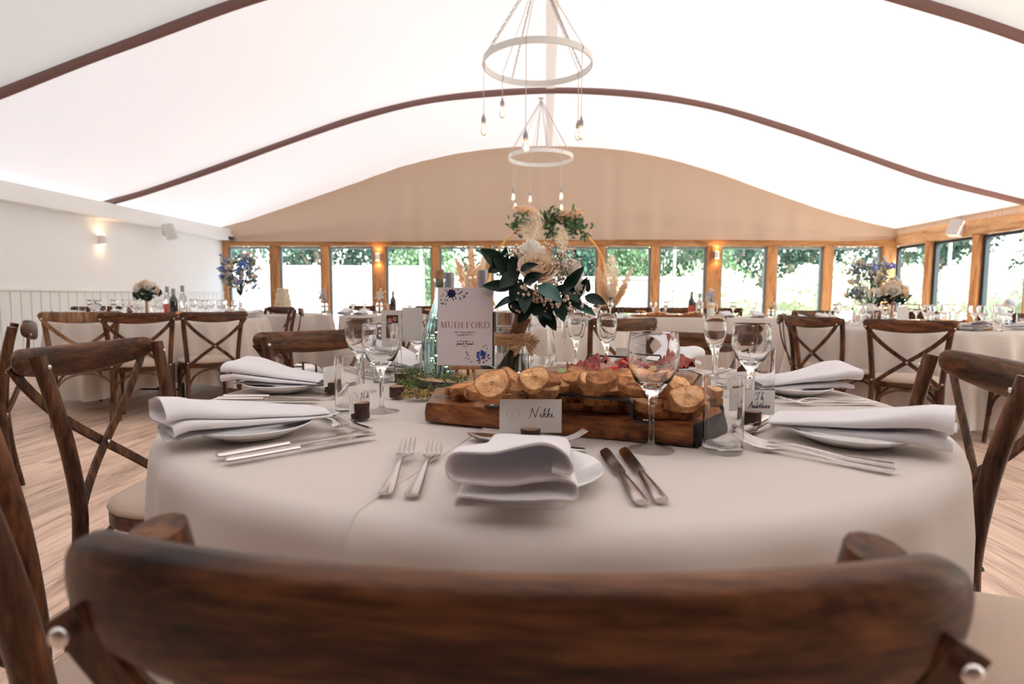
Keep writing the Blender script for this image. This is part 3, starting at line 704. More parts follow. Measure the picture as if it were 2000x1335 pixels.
# ------------------------------------------------------------------ tables and cloths
def table(name, label, cx, cy, R, legs=4, group=None):
    t = thing(name, label, 'table', (cx, cy, 0), 0, group)
    obj('tabletop', MB().lathe([(0, .715), (R-.006, .715), (R-.002, .719), (R-.002, .738), (R-.006, .742), (0, .742)], 64), M['ply'], t)
    for k in range(legs):
        a = PI/4+k*PI/2; c, s_ = math.cos(a), math.sin(a); q = R*.62
        obj('leg', MB().tube([(c*q, s_*q, 0), (c*q, s_*q, .716)], .014, 8), M['steelleg'], t)
    for s_ in (-1, 1): obj('stretcher', MB().tube([(-R*.44, s_*R*.44, .12), (R*.44, s_*R*.44, .12)], .01, 8), M['steelleg'], t)
    return t
def drape(u, v, R, ztop, seed, amp=1.0, npl=15, out=0.0):
    q = math.hypot(u, v); a = math.atan2(v, u); rf = .03; r0 = R-rf; L = rf*PI/2
    if q <= r0:
        wv = .0007*noise.noise(V((u*5, v*5, seed)))
        return (u, v, ztop+wv)
    if q < r0+L:
        ph = (q-r0)/rf; r = r0+rf*math.sin(ph); z = ztop-rf+rf*math.cos(ph)
    else: r = R; z = ztop-rf-(q-r0-L)
    d = max(0, ztop-z-.01); k = min(1, d/.5)
    n1 = noise.noise(V((math.cos(a)*2.2, math.sin(a)*2.2, seed+3)))
    rip = .5+.5*math.sin(a*npl+3.2*n1+seed); rip = rip**1.4
    r += out+amp*(.018*(d/.1 if d < .1 else 1)*rip*.7+.075*k*rip*(.55+.9*noise.noise(V((math.cos(a)*3, math.sin(a)*3, seed+8))))+.02*k*n1)
    z += .004*n1*k
    return (r*math.cos(a), r*math.sin(a), z)
def cloth_round(R, drop, ztop, seed, nr=34, na=220, amp=1.0, npl=15, corners=0.0):
    P = []; Rm = R-.03+.047+drop
    qs = [Rm*0+ (R-.05)*(i/8) for i in range(9)]+[(R-.05)+ (.05+.02)*(i/7) for i in range(1, 8)]
    q0 = qs[-1]; P = []; mb = MB()
    for i in range(1, nr-15+1): qs.append(q0+(Rm-q0)*i/(nr-15))
    R_ = []
    for q in qs[1:]:
        ring = []
        for j in range(na):
            a = 2*PI*j/na; ex = 1
            if q > q0 and corners: ex = 1; qq = q0+(q-q0)*(1+corners*math.cos(4*a+.6))
            else: qq = q
            ring.append(drape(qq*math.cos(a), qq*math.sin(a), R, ztop, seed, amp, npl))
        R_.append(ring)
    mb.rings(R_, True, False); return mb
table('round_table', 'round folding table carrying the main place settings, hidden under its cloth', *TC, .745)
o = obj('tablecloth', cloth_round(.757, .60, .753, 1, 46, 360, .7, 27), M['linen'], sharp=None); o.location = (*TC, 0)
tag(o, 'white linen cloth hanging to the floor over the main table in front', 'tablecloth')
# second cloth lying over the right hand part with a straight hem running away from the camera
p1, p2 = at_z(693, 1000, .757), at_z(925, 848, .757); du = (p2-p1).normalized(); nu = V((du.y, -du.x, 0))
c0 = V((*TC, 0)); d0 = (p1-c0).dot(nu)
P = []; rmax = .757+.0-.03+.047+.56
us = [d0+.0+ (rmax-.01-d0)*i/150 for i in range(151)]
for u in us:
    hv = math.sqrt(max(.0001, rmax*rmax-u*u)); row = []
    for j in range(201):
        v = hv*(-1+2*j/200)
        row.append(drape((nu*u+du*v).x, (nu*u+du*v).y, .757, .7562, 1, .7, 27, .004))
    P.append(row)
o = obj('tablecloth', MB().grid(P), M['linen'], sharp=None); o.location = (*TC, 0)
hem = P[0]; obj('hem', MB().tube([V(q)+V((0, 0, .0)) for q in hem], .0016, 6), M['linen'], o)
tag(o, 'second white cloth laid over the right of the main table, straight hem at its left', 'tablecloth')
for v_ in ():
    pass
TZ = .758

# ------------------------------------------------------------------ tableware prototypes (lengths in metres, y runs inward)
def fork_mb(L=.205):
    mb = MB(); st = [(0, .0075, .004, .0035), (.01, .009, .0035, .003), (.05, .0065, .003, .003), (.1, .004, .0075, .0028), (.125, .0036, .009, .0028), (.14, .006, .0065, .0022), (.15, .0105, .0045, .002), (.162, .0122, .0045, .002)]
    R = []
    for y, hw, z, th in st:
        R.append([(hw*math.cos(2*PI*j/10), y*L/.205, z+.001+th/2*math.sin(2*PI*j/10)) for j in range(10)])
    mb.rings(R)
    for k in range(4):
        x = (-1.5+k)*.0066
        mb.strip([(x, .160*L/.205, .0055), (x, .175*L/.205, .0065), (x*.97, .19*L/.205, .0105), (x*.93, .205*L/.205, .017)], [.0042, .0036, .003, .0016], .0018, (0, 0, 1))
    return mb
def knife_mb(L=.22):
    mb = MB(); st = [(0, .0072, .0055), (.006, .0088, .006), (.04, .008, .006), (.085, .0055, .0055), (.1, .005, .005)]
    mb.rings([[(hw*math.cos(2*PI*j/12), y, .0045+th*.62*math.sin(2*PI*j/12)) for j in range(12)] for y, hw, th in st])
    R = []
    for y, xl, xr in ((.1, -.004, .004), (.106, -.0085, .007), (.15, -.0105, .007), (.185, -.0105, .007), (.205, -.0085, .0068), (.216, -.003, .0055), (.22, .001, .003)):
        R.append([(xl, y, .004), (xr, y, .0055), (xr, y, .0035), (xl, y, .0033)])
    mb.rings(R); return mb
def spoon_mb(L=.19):
    mb = MB(); R = []
    st = [(0, .0065, .004, .003, 0), (.008, .008, .0035, .003, 0), (.05, .0058, .003, .003, 0), (.095, .0035, .008, .0028, 0), (.118, .0032, .009, .0028, 0), (.126, .007, .008, .002, .002), (.136, .0145, .0075, .0016, .005), (.152, .019, .0072, .0014, .0066), (.17, .0165, .0075, .0014, .0058), (.183, .009, .0085, .0014, .0026), (.19, .002, .0095, .0012, 0)]
    for y, hw, z, th, ds in st:
        ring = []
        for j in range(12):
            a = 2*PI*j/12; x = hw*math.cos(a); ring.append((x, y, z+th/2*math.sin(a)-ds*(1-math.cos(a)**2)))
        R.append(ring)
    mb.rings(R); return mb
def simple(name, mb, mat, label, cat, sharp=40):
    o = obj(name, mb, mat, sharp=sharp); return tag(o, label, cat)
FORK = Proto(simple('fork', fork_mb(), M['steel'], 'fork', 'fork')); KNIFE = Proto(simple('knife', knife_mb(), M['steel'], 'knife', 'knife')); SPOON = Proto(simple('spoon', spoon_mb(), M['steel'], 'spoon', 'spoon'))
def plate_mb(R=.092):
    return MB().lathe([(0, .001), (R*.55, .001), (R*.6, .0), (R*.64, .003), (R*.8, .008), (R, .0175), (R+.001, .019), (R, .0202), (R*.8, .0115), (R*.62, .006), (R*.55, .0045), (0, .0045)], 64)
PLATE = Proto(simple('side_plate', plate_mb(), M['china'], 'plate', 'plate', 60))
def napkin_mb(seed, wd=.104, L=.235, puff=1.0, lop=0.0):
    # an S-folded roll: the fold profile lies across (x, z) and runs along y; the near end (-y) is puffed, the far end flat
    w2 = wd/2; r = .006
    def loop(x, z, r, s_, n=8): return [(x+s_*r*math.sin(PI*i/n), z+r-r*math.cos(PI*i/n)) for i in range(n+1)]
    c = [(w2*.86, .002), (0, .0015), (-w2*.7, .002)]+loop(-w2*.93, .002, r, -1)+[(-w2*.3, .0125), (w2*.4, .0115), (w2*.8, .0125)]+loop(w2*.98, .0115, r*.9, 1)
    c += [(w2*.5, .0212), (0, .020), (-w2*.6, .0215)]+loop(-w2*1.06, .0215, r*1.55, -1)
    c += [(-w2*.6, .0425), (0, .0445), (w2*.5, .043), (w2*.84, .038), (w2*.98, .031), (w2*1.0, .0265), (w2*.9, .0245), (w2*.6, .0262)]
    pts = []
    for i in range(len(c)-1):
        a, b = V((*c[i], 0)), V((*c[i+1], 0)); k = max(1, int((b-a).length/.0045))
        for j in range(k): pts.append(a+(b-a)*j/k)
    pts.append(V((*c[-1], 0)))
    for _ in range(2): pts = [pts[0]]+[(pts[i-1]+pts[i]*2+pts[i+1])/4 for i in range(1, len(pts)-1)]+[pts[-1]]
    n = len(pts); th = .0008; nr = []
    for i in range(n):
        t = (pts[min(i+1, n-1)]-pts[max(i-1, 0)]).normalized(); nr.append(V((-t.y, t.x, 0)))
    sec = [(pts[i]+nr[i]*th, i/(n-1)) for i in range(n)]+[(pts[i]-nr[i]*th, i/(n-1)) for i in range(n-1, -1, -1)]
    R = []; NY = 18
    for k in range(NY+1):
        u = k/NY; y = -L/2+L*u; zs = (1.12*(1-u)**1.3+.36)*puff; ws = 1.08-.24*u; ring = []
        for p, f in sec:
            x = p.x*ws; z = p.y*zs
            x += .008*noise.noise(V((seed, y*7, f*2.5)))+.006*lop*(u-.5)*f
            z = z*(1+.16*noise.noise(V((p.x*16+seed, y*9, 1))))+.006*f*noise.noise(V((p.x*9+seed, y*8, 3)))
            yy = y+(.012*noise.noise(V((seed, p.x*12, f*4))) if k in (0, NY) else 0)-.006*(f-.5)*(1-u)
            droop = .016*max(0, .12-u)*6*(1-f*.55)
            ring.append((x, yy, max(.0006+.0006*f, z-droop+.0008)))
        R.append(ring)
    mb = MB(); mb.rings(R, True, True); return mb
NAPS = [Proto(simple('napkin', napkin_mb(s_, puff=p_*.8, lop=l_), M['napkin'], 'napkin', 'napkin', 60)) for s_, p_, l_ in ((2.0, 1.3, -.4), (4.3, 1.15, .6), (7.1, 1.1, 0))]
def wineglass(label, H=.176, rb=.038, rf=.0335, bh=.088, neck=.010):
    t = thing('wine_glass', label, 'glass')
    zb = H-bh; o_ = [(0, 0), (rf, 0), (rf+.0005, .0012), (rf-.002, .0022), (rf*.5, .0045), (.006, .009), (.0042, .016), (.004, zb*.55), (.005, zb*.78), (.0085, zb*.94), (rb*.42, zb+bh*.06), (rb*.72, zb+bh*.2), (rb*.93, zb+bh*.42), (rb, zb+bh*.6), (rb*.97, zb+bh*.8), (rb*.91, H-.001), (rb*.9, H)]
    i_ = [(rb*.885, H-.0005), (rb*.94, zb+bh*.8), (rb*.965, zb+bh*.6), (rb*.89, zb+bh*.42), (rb*.67, zb+bh*.23), (rb*.34, zb+bh*.115), (.004, zb+bh*.08), (0, zb+bh*.078)]
    obj('glass', MB().lathe(o_+i_, 40), M['glass'], t, sharp=48)
    return t
def fix_single(t):                          # a thing of one piece is one mesh
    c = t.children[0]; c.parent = None
    for k in ('label', 'category', 'group'):
        if k in t: c[k] = t[k]
    nm = t.name; bpy.data.objects.remove(t); c.name = nm.split('.')[0]; return c
WG = Proto(fix_single(wineglass('w'))); WS = Proto(fix_single(wineglass('s', .178, .030, .029, .092)))
def tumbler_mb(H=.113, r=.0285):
    return MB().lathe([(0, .001), (r-.003, 0), (r-.0005, .002), (r, .006), (r, H-.0006), (r-.0006, H), (r-.0012, H-.0006), (r-.0016, .02), (r-.003, .013), (r*.5, .0105), (0, .010)], 40)
TB = Proto(simple('tumbler', tumbler_mb(), M['glass'], 'tumbler', 'glass', 35))
def gz(x, y): return .7553 if V((x-TC[0], y-TC[1], 0)).dot(nu) > d0+.004 else .7523
# hollow text and pen strokes
def text_mb(s_, size, align='CENTER', ext=.0001, shear=0):
    c = bpy.data.curves.new('t', 'FONT'); c.body = s_; c.size = size; c.align_x = align; c.extrude = ext; c.shear = shear; c.resolution_u = 2
    o = bpy.data.objects.new('t', c); COL.objects.link(o); bpy.context.view_layer.update()
    me = bpy.data.meshes.new_from_object(o.evaluated_get(bpy.context.evaluated_depsgraph_get())); bpy.data.objects.remove(o); me.materials.clear(); return me
def pen(mb, paths, s_, ox, oy, wth):
    for path in paths:
        q = []; P_ = [V((x, y, 0)) for x, y in path]
        for i in range(len(P_)-1):
            for f in (0, .25, .5, .75):
                p0, p1, p2, p3 = [P_[max(0, min(len(P_)-1, i+d))] for d in (-1, 0, 1, 2)]
                q.append(.5*((2*p1)+(p2-p0)*f+(2*p0-5*p1+4*p2-p3)*f*f+(3*p1-p0-3*p2+p3)*f**3))
        q.append(P_[-1])
        pts = [(ox+p.x*s_, oy+p.y*s_, 0) for p in q]
        ws = [wth*(.55+.75*abs((q[min(i+1, len(q)-1)]-q[max(i-1, 0)]).normalized().y)) for i in range(len(q))]
        mb.strip(pts, ws, .0002, (0, 0, 1))
SC = {'N': [[(-.1, -.1), (.12, .05), (.35, .95), (.42, 1.0)], [(.4, 1.0), (.55, .5), (.75, 0)], [(.75, 0), (.9, .6), (1.15, 1.15), (1.35, 1.2)]],
      'i': [[(0, .1), (.12, .42), (.1, .05), (.22, 0), (.36, .12)], [(.2, .62), (.22, .65)]],
      'k': [[(0, .1), (.25, .9), (.3, 1.05), (.16, .8), (.02, 0)], [(.05, .2), (.28, .45), (.3, .3), (.1, .24), (.3, .02), (.46, .12)]],
      'H': [[(.1, 1.0), (.2, 1.1), (.15, .4), (0, 0)], [(.0, .5), (.3, .55), (.6, .65)], [(.65, 1.2), (.5, .5), (.45, .05), (.65, .1)]],
      'T': [[(-.1, .8), (.2, 1.05), (.8, 1.15)], [(.45, 1.1), (.3, .5), (.15, 0), (-.05, .1)]],
      'h': [[(0, 0), (.2, .9), (.3, 1.1), (.15, .7), (.03, .0)], [(.05, .2), (.25, .42), (.25, .05), (.42, .12)]],
      'e': [[(0, .12), (.22, .28), (.18, .42), (.06, .3), (.08, .04), (.2, 0), (.34, .12)]],
      'A': [[(-.35, .05), (-.1, -.05), (.25, .6), (.5, 1.15), (.45, .4), (.5, 0)], [(-.05, .4), (.3, .5), (.7, .5)]],
      'n': [[(0, .1), (.1, .4), (.05, 0)], [(.05, .2), (.22, .42), (.22, .05), (.36, .12)]],
      'd': [[(.25, .38), (.1, .35), (.03, .12), (.12, 0), (.25, .2), (.42, 1.0)], [(.3, .3), (.28, .03), (.42, .12)]],
      'r': [[(0, .1), (.1, .42), (.05, 0)], [(.06, .22), (.2, .44), (.3, .36), (.34, .12)]],
      'o': [[(.15, .42), (.0, .25), (.05, .02), (.2, .05), (.26, .28), (.15, .42), (.38, .34)]],
      's': [[(0, .1), (.2, .48), (.24, .2), (.12, 0), (-.02, .06)]], 't': [[(0, .1), (.2, .8), (.1, .05), (.24, .02), (.34, .12)], [(0, .5), (.3, .56)]],
      'u': [[(0, .4), (0, .08), (.12, 0), (.24, .4), (.22, .03), (.38, .1)]], 'm': [[(0, .1), (.08, .4), (.05, 0)], [(.05, .2), (.18, .42), (.18, 0)], [(.18, .2), (.32, .42), (.32, .03), (.46, .12)]],
      'a': [[(.24, .36), (.1, .42), (.0, .15), (.1, 0), (.24, .3), (.24, .03), (.38, .12)]], 'J': [[(.0, .9), (.3, 1.1), (.45, 1.05), (.3, .3), (.1, -.45), (-.1, -.3), (.3, .1)]], '&': [[(.4, .1), (.1, .7), (.22, .85), (.28, .65), (0, .25), (.1, 0), (.4, .4)]]}
AD = {'N': 1.25, 'i': .36, 'k': .46, 'H': .8, 'T': .7, 'h': .42, 'e': .34, 'A': .6, 'n': .36, 'd': .42, 'r': .32, 'o': .36, 's': .28, 't': .34, 'u': .38, 'm': .46, 'a': .38, 'J': .5, '&': .5, ' ': .3}
def script(mb, s_, size, ox, oy, wth):
    tot = sum(AD[c] for c in s_)*size; x = ox-tot/2
    for c in s_:
        if c != ' ': pen(mb, SC[c], size, x, oy, wth)
        x += AD[c]*size
# name card in a slotted log: local x along the card, y toward the reader's back, card faces -y
log_me = None
def name_holder(label_log, label_card, loc, rz, lines=None, cw=.083, chh=.05, lh=.026, lr=.0155, cz=None, side=1, roll=0, offx=0):
    mb = MB(); nn = 20; R = []
    for k_, (s_, z) in enumerate(((1.0, 0), (1.03, .006), (.99, .014), (1.02, lh-.001), (.99, lh))):
        R.append([(lr*s_*math.cos(2*PI*j/nn)*(1+.05*noise.noise(V((math.cos(2*PI*j/nn)*2, math.sin(2*PI*j/nn)*2, loc[0]*9+k_)))), lr*s_*math.sin(2*PI*j/nn), z) for j in range(nn)])
    g = thing('log_card_holder', label_log, 'card holder', loc, rz, 'bark log card holders')
    m1 = MB(); m1.rings(R, True, False); obj('bark', m1, M['bark'], g)
    m2 = MB()
    for s_ in (-1, 1):                       # two halves of the sawn top with the slot between
        poly = [(x*.985, y) for x, y, z in [R[-1][j] for j in range(nn)] if s_*y > .0012]
        poly = sorted(poly, key=lambda p: math.atan2(p[1], p[0])*s_)
        xs = math.sqrt(max(0, lr**2-.0012**2))*.97
        ring = [(xs, s_*.0012)]+(poly if s_ > 0 else poly)+[(-xs, s_*.0012)]
        ring = ring if s_ > 0 else ring[::-1]
        m2.prism(ring, lh-.0008, lh+.0006)
    obj('sawn_top', m2, M['logtop'], g, smooth=False)
    if lines is not None:
        cz = lh-.008 if cz is None else cz
        c = thing('name_card', label_card, 'place card', V(loc)+V((offx*math.cos(rz), offx*math.sin(rz), cz)), rz, 'white place cards'); c.rotation_euler = (-.04, roll, rz)
        obj('paper', MB().box((0, 0, chh/2), (cw, .0006, chh)), M['card'], c, smooth=False)
        em = MB(); em.tube([(-cw*.28+.0105*math.cos(2*PI*j/24), -.0005, chh*.55+.0105*math.sin(2*PI*j/24)) for j in range(24)], .0005, 4, loop=True)
        em.tube([(-cw*.28+.0085*math.cos(2*PI*j/24), -.0005, chh*.55+.0085*math.sin(2*PI*j/24)) for j in range(24)], .0003, 4, loop=True)
        em.tube([(-cw*.28-.003, -.0005, chh*.45), (-cw*.28-.001, -.0005, chh*.62), (-cw*.28+.003, -.0005, chh*.65)], .0005, 4); em.tube([(-cw*.28+.003, -.0005, chh*.45), (-cw*.28, -.0005, chh*.5), (-cw*.28-.004, -.0005, chh*.6)], .0005, 4)
        obj('embossed_seal', em, M['emboss'], c)
        tm = MB()
        for s_, size, ox, oy in lines: script(tm, s_, size, ox, oy, .0008)
        if lines: obj('handwriting', tm, M['ink'], c, smooth=False, loc=(0, -.0006, 0), rot=(PI/2, 0, 0))
    return g
# ------------------------------------------------------------------ the place settings of the main table
def pol(ang, r, off=0):                     # off = to the sitter's right
    a = math.radians(ang); return V((TC[0]+r*math.cos(a)-off*math.sin(a), TC[1]+r*math.sin(a)+off*math.cos(a), TZ))
def setting(ang, where, nap, r=.6, forks=True, knives=True, seed=0, tw=0, kn_r=.70, side_off=0):
    rz = math.radians(ang+90); rr = random.Random(seed+int(ang))
    P_ = pol(ang, r); PLATE.put(P_, rz, 'white side plate under the napkin, %s' % where, 'side plates on the main table')
    q = NAPS[nap].put(V((0, 0, 0)), rz+math.radians(tw), 'folded white linen napkin on its plate, %s' % where, 'napkins on the main table'); q.location = pol(ang, r+.01)+V((0, 0, .0155)); 
    if forks:
        FORK.put(pol(ang, .69, -.158+.0), rz-.06, 'outer steel dinner fork %s' % where, 'forks on the main table')
        FORK.put(pol(ang, .685, -.126), rz-.02, 'inner steel fork, %s' % where, 'forks on the main table')
    if knives:
        KNIFE.put(pol(ang, kn_r-.01, .122), rz+.10, 'inner steel knife, %s' % where, 'knives on the main table')
        KNIFE.put(pol(ang, kn_r-.015, .152), rz+.07, 'outer steel knife %s' % where, 'knives on the main table')
    SPOON.put(pol(ang, .455, .093), rz+PI/2+.10, 'steel dessert spoon, %s' % where, 'dessert spoons')
    f = FORK.put(pol(ang, .475, -.092)+V((0, 0, .0)), rz-PI/2-.12, 'steel dessert fork, %s' % where, 'dessert forks'); f.scale = (.85, .88, .9)
# nearest setting measured from the photograph
def ln(P_, a, b, label, group, z=TZ):
    A, B = at_z(*a, z), at_z(*b, z); d = B-A; L = d.length
    o = P_.put(A, math.atan2(d.y, d.x)-PI/2, label, group); return o, L
nw = 'at the place nearest the camera'
PLATE.put(at_z(1028, 938, TZ), 0, 'white side plate under the napkin, %s' % nw, 'side plates on the main table')
q = NAPS[0].put(at_z(1030, 951, TZ)+V((-.002, .0, .0165)), -.05, 'folded white linen napkin on its plate, %s' % nw, 'napkins on the main table')
ln(FORK, (752, 972), (803, 868), 'left one of the two upright steel forks %s' % nw, 'forks on the main table')
ln(FORK, (803, 975), (855, 872), 'right one of the two upright steel forks %s' % nw, 'forks on the main table')
ln(KNIFE, (1253, 988), (1184, 888), 'left one of the two steel knives %s' % nw, 'knives on the main table')
ln(KNIFE, (1293, 985), (1226, 893), 'right one of the two steel knives %s' % nw, 'knives on the main table')
ln(SPOON, (1142, 882), (930, 858), 'steel dessert spoon half hidden by the nearest napkin', 'dessert spoons')
o, L = ln(FORK, (932, 888), (1144, 866), 'steel dessert fork half hidden by the nearest napkin', 'dessert forks'); o.scale = (.8, .85, .9); o.location.z += .006
setting(220.5, 'second place from the camera at left', 1, .615, tw=2, forks=False)
setting(177, 'far left of the table, beyond the name cards', 2, .612, tw=-4, forks=False)
setting(137, 'behind the left wine glasses', 0, .58, tw=3)
setting(101, 'behind the lettered card and the flowers', 1, .585)
setting(51, 'behind the charcuterie board at back right', 2, .575)
setting(9, 'far right of the table, second from the camera', 1, .59, knives=False, tw=5)
setting(322.5, 'near right of the table', 2, .61, knives=False, tw=4)
# glasses
G = 'stemmed wine glasses on the main table'
for (x, y), P_, lb in [((.159, .847), WG, 'large stemmed wine glass in front of the bread board'), ((.411, 1.165), WG, 'stemmed wine glass behind the place card, right of the bread board'), ((.455, 1.56), WS, 'slim wine glass behind the right tumblers, left of its neighbour'),
                       ((-.322, 1.108), WG, 'nearer one of the two wine glasses at left, overlapping the photo card'), ((-.434, 1.33), WG, 'farther one of the two wine glasses at left, in front of the chair rail'), ((-.36, 1.60), WG, 'wine glass beside the fluted carafe, half behind a blank card'),
                       ((.098, 1.80), WS, 'slim wine glass just right of the jug handle'), ((.18, 1.68), WS, 'slim wine glass behind the back tray handle')]:
    P_.put((x, y, gz(x, y)), x*5, lb, G)
G = 'straight tumblers on the main table'
for (x, y), lb in [((.262, .845), 'straight glass tumbler standing nearest the camera, right of the board'), ((-.385, 1.105), 'straight glass tumbler beside the small slotted log at left'), ((-.425, 1.49), 'straight glass tumbler behind the left wine glasses'),
                   ((.49, 1.32), 'straight glass tumbler in front of the far right napkin'), ((.44, 1.42), 'straight glass tumbler behind the large right wine glass'), ((-.09, 1.86), 'straight glass tumbler behind the flowers')]:
    TB.put((x, y, gz(x, y)), 0, lb, G)
# place cards and logs
p = at_z(1036, 862, TZ)
name_holder('bark log holder behind the nearest napkin', 'white place card handwritten Nikki', (p.x, p.y-.002, TZ), .08, [('Nikki', .0135, .017, .024)], cw=.096, chh=.052, cz=.0145, lh=.021, lr=.015)
name_holder('bark log holder beside the left tumbler and glass', 'white place card seen almost edge on beside the left tumbler', (-.337, 1.022, TZ), 1.2, [('Nik', .012, .014, .022)], cw=.06, chh=.05, lh=.029, lr=.0165, cz=.012)
name_holder('bark log holder at far left, behind the tumbler', 'plain white place card at far left of the table', (-.488, 1.28, TZ), 1.35, [], cw=.06, chh=.045, lh=.026)
name_holder('dark bark log holder in front of the near right fork', 'white place card with two lines of handwriting, right of the tumbler', (.371, 1.035, TZ), .0, [('Th', .013, .013, .026), ('Andrthors', .0105, .0125, .012)], cw=.078, chh=.044, lh=.022, cz=.016)
name_holder('dark bark log holder behind the right wine glass', 'plain place card behind the tumblers at right', (.43, 1.27, TZ), .35, [], cw=.07, chh=.045)
name_holder('bark log holder at back right behind the board', 'plain place card standing behind the tray handle', (.245, 1.66, TZ), 2.6, [], cw=.085, chh=.055, cz=.022)
# photo holders: a log with a wire carrying a card
def photo_holder(loc, wire_h, label, lab2, rz, w_, h_, z0, photo, dx=0, dy=.012, loop=True):
    g = name_holder(label, '', loc, rz, None, lh=.024, lr=.0165)
    mb = MB(); mb.tube([(0, 0, .02), (.001, 0, wire_h*.5), (0, 0, wire_h-.012)], .0006, 6)
    mb.tube([(.0085*math.sin(2*PI*j/20), 0, wire_h-.0035-.0085*math.cos(2*PI*j/20)) for j in range(20)], .0006, 6, loop=True); obj('wire', mb, M['wire'], g)
    c = thing('photo_card' if photo else 'blank_card', lab2, 'card', V(loc)+V((dx, dy, z0)), rz)
    obj('paper', MB().box((0, 0, h_/2), (w_, .0006, h_)), M['card'] if photo else M['card'], c, smooth=False)
    if photo:
        obj('print', MB().box((w_*.05, -.0006, h_*.58), (w_*.58, .0004, h_*.6)), M['photo'], c, smooth=False)
        mb = MB()
        for s_ in (-1, 1): mb.lathe([(0, -.0002), (.0052, -.0002), (.0052, .0002), (0, .0002)], 12, (w_*.05+s_*.0055, -.001, h_*(.76+.02*s_)), Matrix.Rotation(PI/2, 3, 'X'))
        obj('face', mb, M['skin'], c)
        mb = MB(); mb.box((w_*.05+.005, -.0009, h_*.5), (.009, .0003, h_*.26)); mb.box((w_*.05+.001, -.0009, h_*.34), (.005, .0003, h_*.1)); obj('pale_clothing', mb, M['photow'], c, smooth=False)
        mb = MB(); mb.tube([(.004*math.cos(2*PI*j/16), -.0008, h_*.13+.004*math.sin(2*PI*j/16)) for j in range(16)], .0003, 4, loop=True); obj('monogram', mb, M['emboss'], c)
photo_holder((-.327, 1.245, TZ), .12, 'bark log with a wire, beside the moss', 'white card with a dark photo print of two people, behind the wine glass', -.05, .046, .088, .104, True, -.014, .012)
photo_holder((-.372, 1.46, TZ), .115, 'bark log with a wire loop, half hidden behind the moss', 'blank bluish card clipped in a wire loop left of the carafe', .1, .051, .087, .107, False, .027, .012)
name_holder('bark log holder left of the fluted carafe', 'plain place card low behind the wire loop', (-.32, 1.56, TZ), .1, [], cw=.05, chh=.05, lr=.012, cz=.02)

# ------------------------------------------------------------------ bread board and charcuterie board
BT = TZ+.034
def slab(name, label, poly, z0, z1, mats):
    t = thing(name, label, 'board', (0, 0, 0)); n_ = len(poly)
    c = V((sum(p[0] for p in poly)/n_, sum(p[1] for p in poly)/n_, 0)); t.location = (c.x, c.y, z0)
    pts = []
    for i in range(n_):
        a, b = V((*poly[i], 0))-c, V((*poly[(i+1) % n_], 0))-c; k = max(1, int((b-a).length/.02))
        for j in range(k):
            p = a+(b-a)*j/k; w_ = .003*noise.noise(V((p.x*30, p.y*30, 1))); pts.append(p+p.normalized()*w_)
    mb = MB(); h = z1-z0
    for s_, z in ((1, 0), (1.006, .004), (1.008, h*.5), (1.0, h-.003), (.99, h)): mb_r = [(p.x*s_, p.y*s_, z) for p in pts]; mb.v += mb_r
    k = len(pts)
    for q in range(4):
        for j in range(k): mb.f.append((q*k+j, q*k+(j+1) % k, (q+1)*k+(j+1) % k, (q+1)*k+j)); mb.m.append(0)
    mb.f.append(tuple(range(k-1, -1, -1))); mb.m.append(0); mb.f.append(tuple(4*k+j for j in range(k))); mb.m.append(0)
    obj('slab', mb, mats, t, sharp=35); return t, c
fl_, fr_, r2_ = at_z(832, 822, TZ), at_z(1352, 873, TZ), at_z(1412, 846, TZ)
t, c = slab('bread_board', 'thick olive wood board piled with bread slices, charred bark at its right end', [(fl_.x, fl_.y), (fr_.x, fr_.y), (r2_.x, r2_.y), (.33, 1.19), (-.10, 1.245), (-.225, 1.17)], TZ, BT, M['board'])
mb = MB()                                    # charred bark edge along the right hand side
A, B, C_ = V((fr_.x-.004, fr_.y, 0)), V((r2_.x, r2_.y, 0)), V((.333, 1.19, 0)); P = []
for j in range(6):
    z = -.001+.037*j/5; row = []
    for i in range(15):
        f = i/14; p = A.lerp(B, f/.45) if f < .45 else B.lerp(C_, (f-.45)/.55)
        o_ = V((1, -.5, 0)).normalized()*(.004+.006*(1-j/5)+.004*noise.noise(V((f*9, j*.9, 4)))); row.append(V((p.x, p.y, z))+o_-c)
    P.append(row)
obj('charred_bark', MB().grid(P, True), M['char'], t, sharp=None)
def handle(parent, a, b, h, c, label=None):
    a, b = V(a), V(b); d = (b-a).normalized(); mb = MB()
    zu = V((0, 0, h)); e = .004
    pts = [a-d*.03, a-d*e, a+V((0, 0, e)), a+zu-V((0, 0, e)), a+zu+d*e, b+zu-d*e, b+zu-V((0, 0, e)), b+V((0, 0, e)), b+d*e, b+d*.03]
    up = V((-d.y, d.x, 0)); R = []
    sd = [(0, 0, 1), (-.5, -.0, 1), (-1, 0, .3), (-1, 0, .3), (-.5, 0, 1), (.5, 0, 1), (1, 0, .3), (1, 0, .3), (.5, 0, 1), (0, 0, 1)]
    n2 = []
    for i, p in enumerate(pts):
        t_ = (pts[min(i+1, 9)]-pts[max(i-1, 0)]).normalized(); n2.append(t_.cross(up))
        w2 = .0085
        R.append([p+up*w2-n2[-1]*.002, p+up*w2+n2[-1]*.002, p-up*w2+n2[-1]*.002, p-up*w2-n2[-1]*.002])
    mb.rings(R); h_ = obj('handle', mb, M['iron'], parent, smooth=False, loc=-c)
    for p in (a-d*.019, b+d*.019): obj('screw', MB().lathe([(0, .0035), (.004, .003), (.0045, .0018), (0, .001)][::-1], 12, p), M['bolt'], parent, loc=-c)
ha, hb = at_z(981, 797, BT), at_z(1236, 822, BT)
cz = V((c.x, c.y, TZ))
handle(t, (ha.x, ha.y, BT+.002), (hb.x, hb.y, BT+.002), .031, cz)
